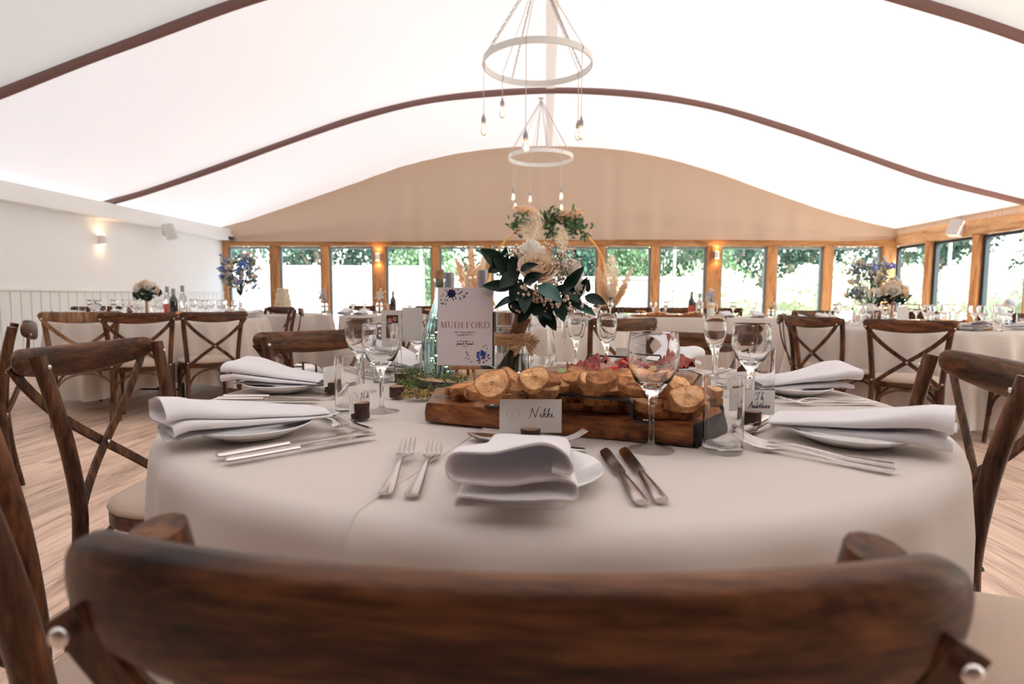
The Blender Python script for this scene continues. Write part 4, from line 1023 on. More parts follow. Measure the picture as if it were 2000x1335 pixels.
t, c = slab('charcuterie_board', 'pale ended wooden board of cured meats and cheese behind the bread', [(.0, 1.30), (.325, 1.26), (.375, 1.40), (.362, 1.49), (.06, 1.60), (.0, 1.50)], TZ, BT+.004, M['board'])
mb = MB(); P = []
for j in range(5):
    z = .0+.039*j/4; row = []
    for i in range(11):
        f = i/10; p = V((.325, 1.26, 0)).lerp(V((.378, 1.40, 0)), f*2) if f < .5 else V((.378, 1.40, 0)).lerp(V((.364, 1.49, 0)), f*2-1)
        row.append(V((p.x+.003+.003*noise.noise(V((f*8, j, 1))), p.y, z))-c)
    P.append(row)
obj('live_edge', MB().grid(P, True), M['boardend'], t, sharp=None)
ha, hb = at_z(1160, 735, BT+.004), at_z(1330, 742, BT+.004)
handle(t, (.115, 1.535, BT+.0045), (.30, 1.475, BT+.0045), .03, V((c.x, c.y, TZ)))
# bread slices
def slice_mesh(seed, a=.042, b=.028, th=.013, face='crumb'):
    n_ = 26; r = random.Random(seed); out = []
    for j in range(n_):
        an = 2*PI*j/n_; k = 1+.16*noise.noise(V((math.cos(an)*1.4, math.sin(an)*1.4, seed*3.3)))+.03*noise.noise(V((math.cos(an)*4, math.sin(an)*4, seed)))
        e = .85; cx = abs(math.cos(an))**e*(1 if math.cos(an) > 0 else -1); sy = abs(math.sin(an))**e*(1 if math.sin(an) > 0 else -1)
        out.append((a*k*cx, b*k*sy))
    mb = MB(); bend = r.uniform(-.004, .006)
    def ring(s_, z): return [(x*s_, y*s_, z+bend*((x/a)**2)) for x, y in out]
    mb.cm = 1; mb.rings([ring(.955, 0), ring(1, th*.22), ring(1, th*.75), ring(.965, th)], False, False)
    for z, flip in ((th, False), (0, True)):
        mb.cm = 1; mb.rings([ring(.965 if not flip else .90, z), ring(.90 if not flip else .955, z+(.0002 if not flip else 0))], False, False); mb.cm = 0; base = [ring(f, z+(.0012 if not flip else -.0005)*(1-f)) for f in (.90, .72, .45, .15)]
        if flip: base = base[::-1]; mb.rings(base, True, False)
        else: mb.rings(base, False, True)
    me = mb.mesh('bread_slice', True, 40); me.materials.append(M[face]); me.materials.append(M['crust']); return me
SL = [slice_mesh(i, RND.uniform(.037, .044), RND.uniform(.026, .031), RND.uniform(.0115, .0145), 'toast' if i % 2 else 'crumb') for i in range(8)]
# (pixel x, pixel y, level above the board, slice variant, turn, tilt forward, tilt sideways, size, words)
BR = [
 (905, 776, .000, 1, .1, 0, 0, .85, 'lowest slice of the left stack'), (905, 762, .014, 3, .4, .12, -.1, .8, 'darkly toasted slice on the left stack'),
 (962, 772, .000, 1, .0, 0, 0, .85, 'slice lying flat right of the left stack'), (975, 757, .014, 3, .2, .05, 0, .9, 'toasted slice below the upright pale one'),
 (1035, 782, .000, 5, .1, 0, 0, 1, 'slice behind the left end of the black handle'), (1085, 787, .000, 0, .1, 0, 0, 1, 'slice behind the black handle, left of centre'), (1128, 795, .000, 7, -.05, 0, 0, 1.0, 'slice behind the black handle, at its middle'),
 (1190, 798, .000, 1, .05, 0, 0, 1.15, 'dark slice behind the right part of the black handle'), (1250, 805, .0, 5, .1, 0, 0, .95, 'slice under the wine glass bowl'), (1330, 812, .000, 2, .15, .0, 0, 1.15, 'wide pale slice at the right end of the board'),
 (1380, 790, .0, 4, .4, 0, 0, .9, 'slice at the far right, behind the tumbler'),
 (1025, 770, .014, 3, .1, .04, 0, 1.0, 'second layer slice above the handle at left'), (1085, 770, .014, 7, .1, .05, 0, 1.05, 'second layer slice above the handle'), (1145, 776, .015, 5, .1, .05, .06, 1.05, 'second layer slice above the middle of the handle'),
 (1235, 778, .014, 7, -.35, .1, 0, 1.1, 'toasted slice behind the glass stem'), (1310, 792, .014, 1, -.25, .12, .1, 1.05, 'toasted slice lying on the wide pale one'), (1265, 800, .012, 0, .2, .05, 0, .9, 'slice right of the glass stem'),
 (1040, 752, .028, 2, .05, .02, 0, .95, 'thick slice edge showing at centre left'), (1095, 750, .026, 4, -.1, .05, 0, .9, 'pale slice in the middle row'), (1110, 762, .028, 3, 0, .08, 0, 1.1, 'long slice just above the handle'),
 (1192, 757, .028, 5, .4, .35, -.18, 1.1, 'long toasted slice tilted up toward the glass'), (1215, 765, .022, 0, .1, .3, .1, .85, 'small thick slice right of the tilted one'), (1275, 765, .028, 7, .1, .25, 0, .95, 'toasted slice under the glass bowl'),
 (1340, 775, .027, 2, .0, .75, -.12, 1.0, 'round pale slice leaning up at right'), (1312, 752, .03, 6, .5, .95, .3, .95, 'narrow slice standing steeply at right'), (1248, 748, .030, 4, -.2, .5, 0, .95, 'pale slice behind the glass bowl'),
 (1160, 748, .034, 6, .2, .6, .1, .95, 'pale round slice in the back row'), (1140, 735, .036, 1, .2, .35, .3, 1.2, 'arched toasted slice in the back row'), (1212, 738, .032, 7, -.2, .35, -.2, 1.0, 'golden slice behind, left of the glass'),
 (1075, 745, .036, 3, .15, .45, .0, 1.2, 'glossy toasted slice at the back left'), (1040, 738, .042, 2, .35, .9, -.15, 1.0, 'pale slice propped at the back left'),
 (965, 745, .030, 2, .0, 1.05, -.25, 1.15, 'large pale slice standing up at left, in front of the jar'), (992, 738, .032, 6, .3, 1.15, .55, .9, 'slice standing behind the large pale one'),
 (1010, 760, .02, 5, .1, .1, 0, .95, 'toasted slice below the standing ones'), (1060, 762, .03, 0, .4, .3, .1, .9, 'small slice between the left end and the middle row'), (1125, 742, .04, 5, -.4, .4, -.1, .85, 'small toasted slice on top of the middle row'), (930, 768, .02, 5, .6, .3, 0, .75, 'small slice beside the left stack'),
 (888, 770, .0, 5, 1.2, .1, 0, .75, 'small slice at the far left end'), (1000, 778, .014, 1, .3, .05, 0, .8, 'slice above the left foot of the handle'), (1055, 778, .013, 5, -.2, .06, 0, .85, 'second layer slice just above the bar'), (1115, 778, .013, 3, .3, .06, 0, .9, 'dark second layer slice above the bar middle'),
 (1165, 770, .027, 1, -.3, .2, .1, .85, 'third layer slice left of the glass'), (1000, 752, .03, 7, -.2, .25, 0, .8, 'toasted slice between the two upright pale ones'), (1065, 738, .045, 3, .5, .5, .2, .8, 'small slice topping the left middle'), (1175, 742, .046, 5, .2, .5, -.2, .85, 'toasted slice on top, right of centre'),
 (1235, 752, .04, 3, -.5, .4, .2, .8, 'toasted slice behind the bowl of the glass'), (1285, 755, .035, 1, .4, .5, 0, .85, 'toasted slice between the bowl and the leaning slices'), (1350, 798, .013, 7, -.3, .08, 0, .9, 'toasted slice on the wide pale one at right'), (1290, 812, .0, 3, .1, 0, 0, .95, 'dark slice below the toasted ones at right'), (1385, 775, .013, 0, .5, .1, .1, .8, 'slice at the right end seen through the tumbler'), (1170, 785, .013, 3, .1, .03, 0, 1, 'slice just under the right part of the handle'), (1300, 780, .013, 5, .2, .1, 0, .9, 'slice between the glass stem and the round pale slice')]
for (x, y, dz, k, rz, tx, ty, s_, wd_) in BR:
    z_ = BT+dz+.0012+abs(math.sin(tx))*.022*s_*.8+abs(math.sin(ty))*.016; p = at_z(x, y, z_+.006)
    if tx < .3: p.x *= 1+.024/p.y; p.y += .024
    s_ *= .76 if tx < .7 else .68
    tag(obj('bread_slice', SL[k], None, None, loc=(p.x, p.y, z_), rot=(tx, ty, rz)), 'bread on the board: '+wd_, 'bread slice', 'bread slices on the wooden board').scale = (s_, s_, 1.05)
# meats and cheese
CT = BT+.004
def crumple(seed, a, b, h, n_=16):
    P = []
    for i in range(n_+1):
        row = []
        for j in range(n_+1):
            u, v = -1+2*i/n_, -1+2*j/n_; q = min(1.4, math.hypot(u, v)); s2 = 1/max(1, max(abs(u), abs(v))*1.0)
            z = h*(.35+.9*abs(noise.noise(V((u*2.0+seed, v*1.7, seed))))+.45*abs(noise.noise(V((u*5, v*5, seed)))))*(1-.35*q)
            row.append((a*u*(1-.12*abs(v)), b*v*(1-.12*abs(u))+.1*a*noise.noise(V((u*3, seed, v*3))), max(.0008, z)))
        P.append(row)
    return MB().grid(P)
for i, (x, y, a, b, h, mt, nm, cat, lb) in enumerate([
   (1140, 728, .034, .026, .035, 'ham', 'cured_ham', 'meat', 'crumpled cured ham at the left of the meat board'), (1165, 722, .03, .024, .036, 'ham', 'cured_ham', 'meat', 'crumpled cured ham in front of the tray handle'), (1190, 727, .022, .018, .028, 'hamfat', 'cured_ham', 'meat', 'pale fold of ham between the darker ones'),
   (1215, 722, .03, .024, .032, 'ham', 'cured_ham', 'meat', 'crumpled ham behind the red peppers'), (1325, 722, .032, .028, .042, 'ham', 'cured_ham', 'meat', 'pointed piece of cured meat right of the wine glass'), (1296, 728, .028, .024, .03, 'ham', 'cured_ham', 'meat', 'crumpled ham behind the wine glass bowl'),
   (1320, 755, .034, .022, .022, 'salami', 'salami', 'meat', 'dark red salami fold above the cheese wedges'), (1180, 745, .04, .02, .012, 'hamfat', 'cured_ham', 'meat', 'flat pink ham in front of the red peppers')]):
    p = at_z(x, y+8, CT); o = obj(nm, crumple(i*2.7+1, a*1.15, b*1.15, h*1.5), M[mt], sharp=None, loc=(p.x, p.y, CT+.0008)); o.rotation_euler.z = i*.8
    sm = o.modifiers.new('s', 'SOLIDIFY'); sm.thickness = .0015; sm.offset = 1; tag(o, lb, cat, 'cured meats on the board')
p = at_z(1222, 758, CT)
t = thing('red_pepper', 'glossy red pepper strips heaped left of the wine glass bowl', 'vegetable', (p.x, p.y, CT+.001)); r = random.Random(3)
for i in range(22):
    a = r.uniform(0, 6.28); q = r.uniform(.0, .03); z = .008+.042*(1-q/.040)*r.random(); P = []
    for j in range(6):
        f = j/5; an = a+f*1.6-.8; P.append((q*math.cos(a)+.014*math.cos(an), q*.7*math.sin(a)+.012*math.sin(an), z+.008+.008*math.sin(PI*f)))
    obj('pepper_strip', MB().strip(P, [.006, .013, .015, .015, .012, .005], .002, (.2*math.cos(a), .3*math.sin(a), 1)), M['red'], t, sharp=60)
for x, y, rz, lb in ((1298, 768, .3, 'yellow cheese wedge left of its pair, right of the wine glass'), (1322, 764, -.2, 'yellow cheese wedge just left of the leaning bread slice'), (1262, 750, .8, 'yellow cheese wedge seen through the wine glass')):
    p = at_z(x, y, CT); o = obj('cheese_wedge', MB().prism([(-.02, -.011), (.022, -.012), (.0, .016)], .0, .018), M['cheese'], smooth=False, bevel=.0012, loc=(p.x, p.y, CT+.001)); o.rotation_euler.z = rz; tag(o, lb, 'cheese', 'cheese wedges')
for x, y, lb in ((1097, 742, 'pale green cucumber piece at the left end of the meat board'), (1118, 748, 'cucumber slice beside the arched bread'), (1108, 756, 'small cucumber slice in front of the others')):
    p = at_z(x, y, CT); o = obj('cucumber_slice', MB().lathe([(0, 0), (.011, 0), (.0125, .002), (.0115, .006), (0, .0055)], 16), M['green'], loc=(p.x, p.y, CT+.014)); o.rotation_euler = (.7, .3, 0); tag(o, lb, 'vegetable', 'cucumber slices')
# ------------------------------------------------------------------ centrepiece
ST = TZ+.018
cx, cy = -.19, 1.475
t = thing('wood_slice', 'round bark edged wood slice under the fluted carafe, easel and jar', 'wood slice', (cx, cy, TZ)); n_ = 48
rr_ = [.168*(1+.04*noise.noise(V((math.cos(2*PI*j/n_)*1.5, math.sin(2*PI*j/n_)*1.5, 2)))) for j in range(n_)]
mb = MB(); mb.rings([[(rr_[j]*s_*math.cos(2*PI*j/n_)*.95, rr_[j]*s_*math.sin(2*PI*j/n_)*.8, z) for j in range(n_)] for s_, z in ((1, 0), (1.015, .004), (1.01, .013), (.985, .018), (.97, .0178))], True, False)
obj('bark', mb, M['bark'], t)
mb = MB(); mb.rings([[(rr_[j]*s_*math.cos(2*PI*j/n_)*.95, rr_[j]*s_*math.sin(2*PI*j/n_)*.8, z) for j in range(n_)] for s_, z in ((.972, .0176), (.968, .0181))], False, True)
obj('sawn_top', mb, wood('slice_face', (.42, .2, .1), (.72, .47, .28), sc=(25, 25, 25), obvar=0), t)
# moss sprigs lying round the slice
def moss(x0, x1, y0, y1, seed, lb, n_=34, mt='moss', h=.03):
    r = random.Random(seed); p0, p1 = at_z(x0, y0, TZ), at_z(x1, y1, TZ); t = thing('moss_sprig', lb, 'moss', (p0.x, p0.y, TZ), 0, 'moss round the wood slice')
    st = MB(); lf = MB()
    for i in range(n_):
        f = r.random(); b = (p1-p0)*f+V((r.uniform(-.018, .018), r.uniform(-.018, .02), .003)); a = r.uniform(0, 6.28)
        q = b+V((math.cos(a)*.025, math.sin(a)*.025, r.uniform(.004, h))); st.tube([b, (b+q)/2+V((0, 0, .006)), q], .0006, 4)
        for k in range(26):
            g = r.uniform(.15, 1); p = b.lerp(q, g)+V((r.gauss(0, .004), r.gauss(0, .004), r.gauss(0.003, .003))); s_ = r.uniform(.0015, .0034)
            d = V((r.gauss(0, 1), r.gauss(0, 1), r.gauss(0, 1))).normalized(); e = d.orthogonal().normalized()
            p.z = max(p.z, .0035); lf.add([p-d*s_, p+e*s_*.6, p+d*s_, p-e*s_*.6], [(0, 1, 2, 3)])
    obj('stem', st, M['stem'], t, smooth=False, kind='stuff'); obj('leaflet', lf, M[mt], t, smooth=False, kind='stuff'); return t
moss(786, 822, 775, 748, 1, 'green moss sprig left of the fluted carafe, beside the small log', 44, 'moss', .05)
moss(828, 905, 776, 772, 2, 'green moss in front of the fluted carafe', 56, 'olive_g', .028)
moss(800, 862, 780, 777, 3, 'ochre moss clump nearest the board end', 40, 'mossy', .018)
moss(858, 908, 752, 758, 4, 'fine green sprig hanging below the lettered card', 40, 'moss', .035)
# fluted carafe with cork and fairy lights
p = V((-.272, 1.47, ST))
t = thing('carafe', 'tall fluted aqua glass carafe with a cork, behind the lettered card', 'bottle', p)
prof = [(.0, .002), (.036, 0), (.043, .006), (.0455, .02), (.046, .075), (.043, .105), (.034, .14), (.024, .165), (.0155, .19), (.0128, .21), (.0125, .24), (.0155, .243), (.0158, .25)]
R = []; nf = 96
for r_, z in prof:
    am = .0011 if .01 < z < .19 else .0
    R.append([((r_+am*math.cos(24*2*PI*j/nf))*math.cos(2*PI*j/nf), (r_+am*math.cos(24*2*PI*j/nf))*math.sin(2*PI*j/nf), z) for j in range(nf)])
for r_, z in [(r_-.0022, max(z, .008)) for r_, z in prof[::-1]][:-1]:
    r_ = max(r_, .001); R.append([(r_*math.cos(2*PI*j/nf), r_*math.sin(2*PI*j/nf), z) for j in range(nf)])
obj('glass', MB().rings(R), M['aqua'], t, sharp=50)
obj('cork', MB().lathe([(0, .228), (.0088, .228), (.0098, .24), (.0118, .272), (.011, .274), (0, .274)], 20), M['cork'], t)
mb = MB(); pts = [(.022*math.cos(i*.9)*(1 if i < 14 else .5), .022*math.sin(i*.9)*(1 if i < 14 else .5), .012+i*.0085) for i in range(20)]; mb.tube(pts, .0003, 4); obj('light_wire', mb, M['wire'], t)
fb = MB().ball((0, 0, 0), .0016, 6, 5).mesh('fairy_bulb'); fb.materials.append(M['fairy'])
for i in range(0, 18, 1):
    o = bpy.data.objects.new('fairy_bulb', fb); COL.objects.link(o); o.parent = t; o.location = pts[i]
# printed table card on a small easel
cp = V((-.197, 1.405, 0)); W_, H_ = .136, .192; ti = -.10
e = thing('easel', 'small pine table easel holding the lettered card', 'easel', (cp.x-.0, cp.y+.004, ST), .04)
obj('ledge', MB().box((0, -.006, .030), (.074, .014, .009)), M['easel'], e, smooth=False, bevel=.001)
for s_ in (-1, 1): obj('leg', MB().strip([(s_*.026, -.012, 0), (s_*.019, -.003, .03), (s_*.008, .018, .12)], .0075, .006, (0, 1, 0)), M['easel'], e, smooth=False)
obj('leg', MB().strip([(0, .075, .0), (0, .02, .12)], .0075, .006, (0, 1, 0)), M['easel'], e, smooth=False)
obj('crossbar', MB().box((0, .017, .118), (.03, .007, .008)), M['easel'], e, smooth=False)
c = thing('table_card', 'table name card lettered MUDEFORD with printed blue flowers', 'card', (cp.x, cp.y-.007, ST+.036)); c.rotation_euler = (ti, 0, .05)
obj('card', MB().box((0, 0, H_/2), (W_, .0012, H_)), M['cardk'], c, smooth=False)
FR = -.0008
def face(name, me, mt, x, z):
    return obj(name, me, M[mt], c, smooth=False, loc=(x, FR, z), rot=(PI/2, 0, 0))
def glyphs(word, size, mb, sp=.1):
    # serif capitals as polygons of thick and thin strokes
    T, t_ = .13, .05; A = []
    def st(x0, y0, x1, y1, w_): d = V((x1-x0, y1-y0, 0)); n2 = V((-d.y, d.x, 0)).normalized()*w_/2; return [(x0+n2.x, y0+n2.y), (x1+n2.x, y1+n2.y), (x1-n2.x, y1-n2.y), (x0-n2.x, y0-n2.y)]
    def ser(x, y): return st(x-.13, y, x+.13, y, .035)
    def bow(cx_, cy_, rx, ry, a0, a1, wv=.1, wh=.04, n2=20):
        out = []
        for i in range(n2):
            a, b = a0+(a1-a0)*i/n2, a0+(a1-a0)*(i+1)/n2; q = []
            for an, s_ in ((a, 1), (b, 1), (b, -1), (a, -1)):
                w_ = (wh+(wv-wh)*abs(math.cos(an)))*s_; q.append((cx_+(rx+w_/2)*math.cos(an), cy_+(ry+w_/2)*math.sin(an)))
            out.append(q)
        return out
    x = 0
    for ch in word:
        G_ = []; wd_ = .8
        if ch == 'M': G_ = [st(.12, 0, .22, 1, t_), st(.22, 1, .55, .05, T), st(.55, .05, .88, 1, t_), st(.88, 1, .98, 0, T), ser(.12, .02), ser(.98, .02), st(.1, .985, .24, .985, .03), st(.86, .985, 1.0, .985, .03)]; wd_ = 1.12
        if ch == 'U': G_ = [st(.17, 1, .17, .32, T), st(.75, 1, .75, .32, t_), ser(.17, .98), ser(.75, .98)]+bow(.46, .33, .29, .3, PI, 2*PI, .09, .05); wd_ = .92
        if ch == 'D': G_ = [st(.17, 0, .17, 1, T), st(.05, .02, .4, .02, .04), st(.05, .98, .4, .98, .04)]+bow(.4, .5, .42, .48, -PI/2, PI/2, .12, .04); wd_ = .95
        if ch in 'EF': G_ = [st(.17, 0, .17, 1, T), st(.05, .98, .58, .98, .04), st(.58, 1, .56, .84, .03), st(.2, .52, .48, .52, .04), st(.48, .6, .48, .44, .03)]+([st(.05, .02, .62, .02, .04), st(.62, 0, .66, .18, .03)] if ch == 'E' else [ser(.17, .02)]); wd_ = .74 if ch == 'E' else .68
        if ch == 'O': G_ = bow(.5, .5, .42, .48, 0, 2*PI, .12, .045, 32); wd_ = 1.02
        if ch == 'R': G_ = [st(.17, 0, .17, 1, T), ser(.17, .02), st(.05, .98, .35, .98, .04), st(.2, .5, .35, .5, .04), st(.36, .5, .78, 0, .11), st(.7, .02, .86, .02, .04)]+bow(.36, .74, .22, .24, -PI/2, PI/2, .11, .04); wd_ = .86
        for q in G_: mb.add([((x+a)*size, b*size, 0) for a, b in q], [(0, 1, 2, 3)])
        x += wd_+sp
    return (x-sp)*size
mb = MB(); wt = glyphs('MUDEFORD', .0155, mb); me = mb.mesh('lettering', False); face('lettering', me, 'copper', -wt/2+.0, .092)
for s_, z, sz in (('MAY YOUR HEARTS &', .0795, .0052), ('GLASSES BE FULL', .0735, .0052), ('THE WEDDING OF', .0585, .0036), ('14.07.22', .0455, .0036)): face('lettering', text_mb(s_, sz), 'ink', 0, z)
mb = MB(); script(mb, 'James & Hannah', .0072, 0, 0, .0007); face('lettering', mb, 'ink', 0, .051)
def flat_blob(mb, x, y, r_, seed, n_=14, sp=.25):
    pts = [(x+r_*(1+sp*noise.noise(V((math.cos(2*PI*j/n_)*3, math.sin(2*PI*j/n_)*3, seed))))*math.cos(2*PI*j/n_), y+r_*(1+sp*noise.noise(V((math.cos(2*PI*j/n_)*3, math.sin(2*PI*j/n_)*3, seed))))*math.sin(2*PI*j/n_), 0) for j in range(n_)]
    mb.add(pts, [tuple(range(n_))])
def petal(mb, x, y, a, L, w_):
    mb.add([(x, y, 0), (x+L*.5*math.cos(a)-w_*math.sin(a), y+L*.5*math.sin(a)+w_*math.cos(a), 0), (x+L*math.cos(a), y+L*math.sin(a), 0), (x+L*.5*math.cos(a)+w_*math.sin(a), y+L*.5*math.sin(a)-w_*math.cos(a), 0)], [(0, 1, 2, 3)])
mb = MB(); r = random.Random(8)
for k in range(9): petal(mb, -.034, .177, k*.7, .013, .0045)
for x, y, a, L in ((-.02, .176, .3, .012), (-.012, .178, .9, .010), (-.008, .173, -.3, .012), (-.004, .170, -1.2, .006), (-.001, .176, .2, .007), (-.015, .168, -.9, .009), (.003, .178, .6, .005), (-.03, .166, -1.3, .007), (-.026, .167, -.6, .006), (-.042, .162, 3.6, .005), (-.057, .160, 2.6, .006), (-.052, .155, 4, .008), (-.056, .154, 3.4, .006), (-.049, .154, 5, .006), (-.048, .168, 1, .005)): petal(mb, x, y, a, L, .0018)
face('printed_flower', mb, 'navy', 0, 0)
mb = MB()
for x, y, a, L in ((-.042, .182, 2.6, .013), (-.052, .176, 3.4, .006), (-.056, .170, 2.9, .006), (-.02, .183, 1.1, .010), (-.045, .160, 3.0, .008)): petal(mb, x, y, a, L, .003)
for x, y in ((.046, .047), (.052, .049), (.055, .042), (.052, .034)): flat_blob(mb, x, y, .0027, x*90)
face('printed_sprig', mb, 'sage', 0, 0)['kind'] = 'stuff'
mb = MB()
for k in range(46):
    a = r.uniform(0, 6.28); q = .0125*r.random()**.5; flat_blob(mb, .041+q*math.cos(a), .024+q*math.sin(a)*.95, .0024, k, 6, .5)
face('printed_flower', mb, 'blue', 0, 0)
mb = MB()
for x, y, a, L in ((.053, .021, .5, .010), (.055, .018, -.1, .010), (.051, .016, -1.0, .009), (.046, .012, -1.3, .008), (.038, .011, -1.9, .008), (.056, .024, .9, .006), (.035, .013, 3.6, .007)): petal(mb, x, y, a, L, .002)
face('printed_leaf', mb, 'navy', 0, .0001)
mb = MB()
for x, y, a, L in ((.012, .022, 2.6, .009), (.008, .026, 2.1, .008), (.014, .017, 3.4, .009), (.018, .013, 4.4, .009), (.006, .018, 3.2, .008), (.004, .030, 1.8, .006)): petal(mb, x, y, a, L, .003)
face('printed_sprig', mb, 'dusk', 0, 0)['kind'] = 'stuff'
# jar with raffia band and water
jp = V((-.083, 1.475, ST))
t = thing('flower_jar', 'clear glass jar tied with a raffia band and bow, holding the bouquet', 'jar', jp)
obj('glass', MB().lathe([(0, .002), (.040, 0), (.045, .005), (.0462, .012), (.0462, .105), (.043, .112), (.0405, .116), (.0405, .127), (.0425, .1285), (.0415, .130), (.038, .1285), (.038, .114), (.0432, .104), (.0435, .012), (.038, .008), (0, .008)], 48), M['glass'], t, sharp=50)
obj('water', MB().lathe([(0, .0083), (.038, .0083), (.0433, .0125), (.0433, .062), (.0, .062)], 40), M['water'], t, sharp=30)
mb = MB(); r = random.Random(5)
for i in range(26):
    z0 = .084+.026*i/25; q = .0472+.001*r.random(); f0 = r.uniform(0, 6)
    mb.tube([(q*math.cos(2*PI*j/28), q*math.sin(2*PI*j/28), z0+.0025*math.sin(2*PI*j/28*2+f0)-.006*math.exp(-((((2*PI*j/28-5.6)+PI) % (2*PI)-PI)/.5)**2)*0) for j in range(28)], .00115, 4, loop=True)
obj('raffia_band', mb, M['raffia'], t, kind='stuff')
mb = MB(); bc = V((.030, -.042, .094))
for i in range(110):
    s_ = 1 if i % 2 else -1; a = r.uniform(-1.0, .8); L = r.uniform(.024, .042); w_ = r.uniform(.2, .5)
    tip = V((s_*L*math.cos(a)*(1.0), -.004+r.uniform(-.006, .006), L*math.sin(a)-.006)); sd = V((0, r.uniform(-.01, .004), s_*r.uniform(-1, 1)*.014))
    mb.tube([bc, bc+tip*.5+sd*.5, bc+tip+sd*.2, bc+tip*.62-sd*.5+V((0, -.003, -.004)), bc+V((0, -.002, 0))], .0010, 4)
for i in range(18):
    a = r.uniform(0, 6.28); mb.tube([bc, bc+V((.008*math.cos(a), -.004, .01*math.sin(a))), bc+V((.02*math.cos(a), -.005, .022*abs(math.sin(a))))], .0006, 4)
obj('raffia_bow', mb, M['raffiab'], t, kind='stuff')
# the bouquet leaning in the jar
t = thing('bouquet', 'bridal bouquet of ivory roses and dark leaves leaning from the raffia jar', 'bouquet', jp+V((0, 0, .01)))
O_ = jp+V((0, 0, .01))
def bp(x, y, Y): return at_y(x, y, Y)-O_
YB = 1.44
neck, hb_, foot = bp(1018, 628, YB+.01), bp(1003, 668, 1.452), bp(985, 722, 1.478)
for i in range(28):
    r = random.Random(i+50); o_ = V((r.uniform(-.012, .012), r.uniform(-.012, .012), 0)); f_ = V((r.uniform(-.024, .020), r.uniform(-.022, .022), .004))
    f_.z = .004; obj('stem', MB().tube([neck+o_*.8, hb_+o_*.7, V((-.0, 0, .05))+o_+V((hb_.x*.35, 0, 0)), f_+V((foot.x*.4, 0, 0))], [.0027, .0027, .0026, .0022], 6), M['stem'], t)
mb = MB(); ax = (hb_-neck)
mb.tube([neck-ax*.25, neck, neck+ax*.5, neck+ax*1.0, neck+ax*1.12], [.021, .0195, .0185, .0175, .016], 20); obj('burlap_wrap', mb, M['burlap'], t, sharp=60)
def rose_mb(R_, seed, opn=1.0):
    r = random.Random(seed); mb = MB()
    for k in range(20):
        lay = k/19; a0 = k*2.4; rad = R_*(.12+.88*lay**.8); hgt = R_*(1.05-.45*lay); wa = 1.15+.25*r.random()+.5*(1-lay); P = []
        for i in range(6):
            v = i/5; row = []
            for j in range(8):
                u = -1+2*j/7; a = a0+u*wa*.62
                q = rad*(.25+.75*math.sin(min(1, v*1.15)*PI/2))*(1+.16*opn*lay*max(0, v-.7)/.3)
                z = -R_*.35+(hgt+R_*.35)*v*(1-.13*u*u) - lay*.28*R_*opn*max(0, v-.75)/.25
                row.append((q*math.cos(a)+.02*R_*noise.noise(V((u*2, v*3, k))), q*math.sin(a), z+.05*R_*noise.noise(V((u*3, v*2, k+9)))))
            P.append(row)
        mb.grid(P)
    return mb
rose_me = rose_mb(1, 3).mesh('rose')
def rose(parent, loc, R_, dirv, mt='rose', nm='rose'):
    me = rose_me.copy(); me.materials.clear(); me.materials.append(M[mt]); o = bpy.data.objects.new(nm, me); COL.objects.link(o); o.parent = parent
    o.location = loc; o.scale = (R_,)*3; o.rotation_euler = V(dirv).to_track_quat('Z', 'Y').to_euler(); return o
rose(t, bp(1048, 528, YB-.03), .046, (.12, -.75, .62))
rose(t, bp(1036, 500, YB+.01), .040, (-.1, -.35, .95), 'rosew'); rose(t, bp(1118, 528, YB), .026, (.5, -.6, .4), 'rosew'); rose(t, bp(1128, 560, YB-.01), .022, (.75, -.6, .1), 'rosew')
rose(t, bp(1040, 482, YB+.05), .022, (0, 0, 1), 'rosew')
r = random.Random(12); gy = MB(); gs = MB(); core = bp(1058, 590, YB+.01)
for i in range(400):
    z_ = r.random()
    if z_ < .45: x, y, Y = r.gauss(1092, 20), r.gauss(520, 20), YB+r.uniform(-.05, .03)
    elif z_ < .6: x, y, Y = r.gauss(1010, 12), r.gauss(500, 10), YB+r.uniform(-.03, .03)
    elif z_ < .85: x, y, Y = r.gauss(1045, 22), r.gauss(572, 14), YB-.055+r.uniform(-.015, .02)
    else: x, y, Y = r.gauss(1085, 30), r.gauss(590, 12), YB-.05+r.uniform(-.02, .02)
    p = bp(x, y, Y); s_ = r.uniform(.0024, .0048); gy.ball(p, s_, 7, 5); gs.tube([p, p.lerp(core, .25)+V((0, 0, -.003))], .0004, 3)
obj('gypsophila', gy, M['gyp'], t, kind='stuff'); obj('gypsophila_stem', gs, M['stem'], t, kind='stuff')
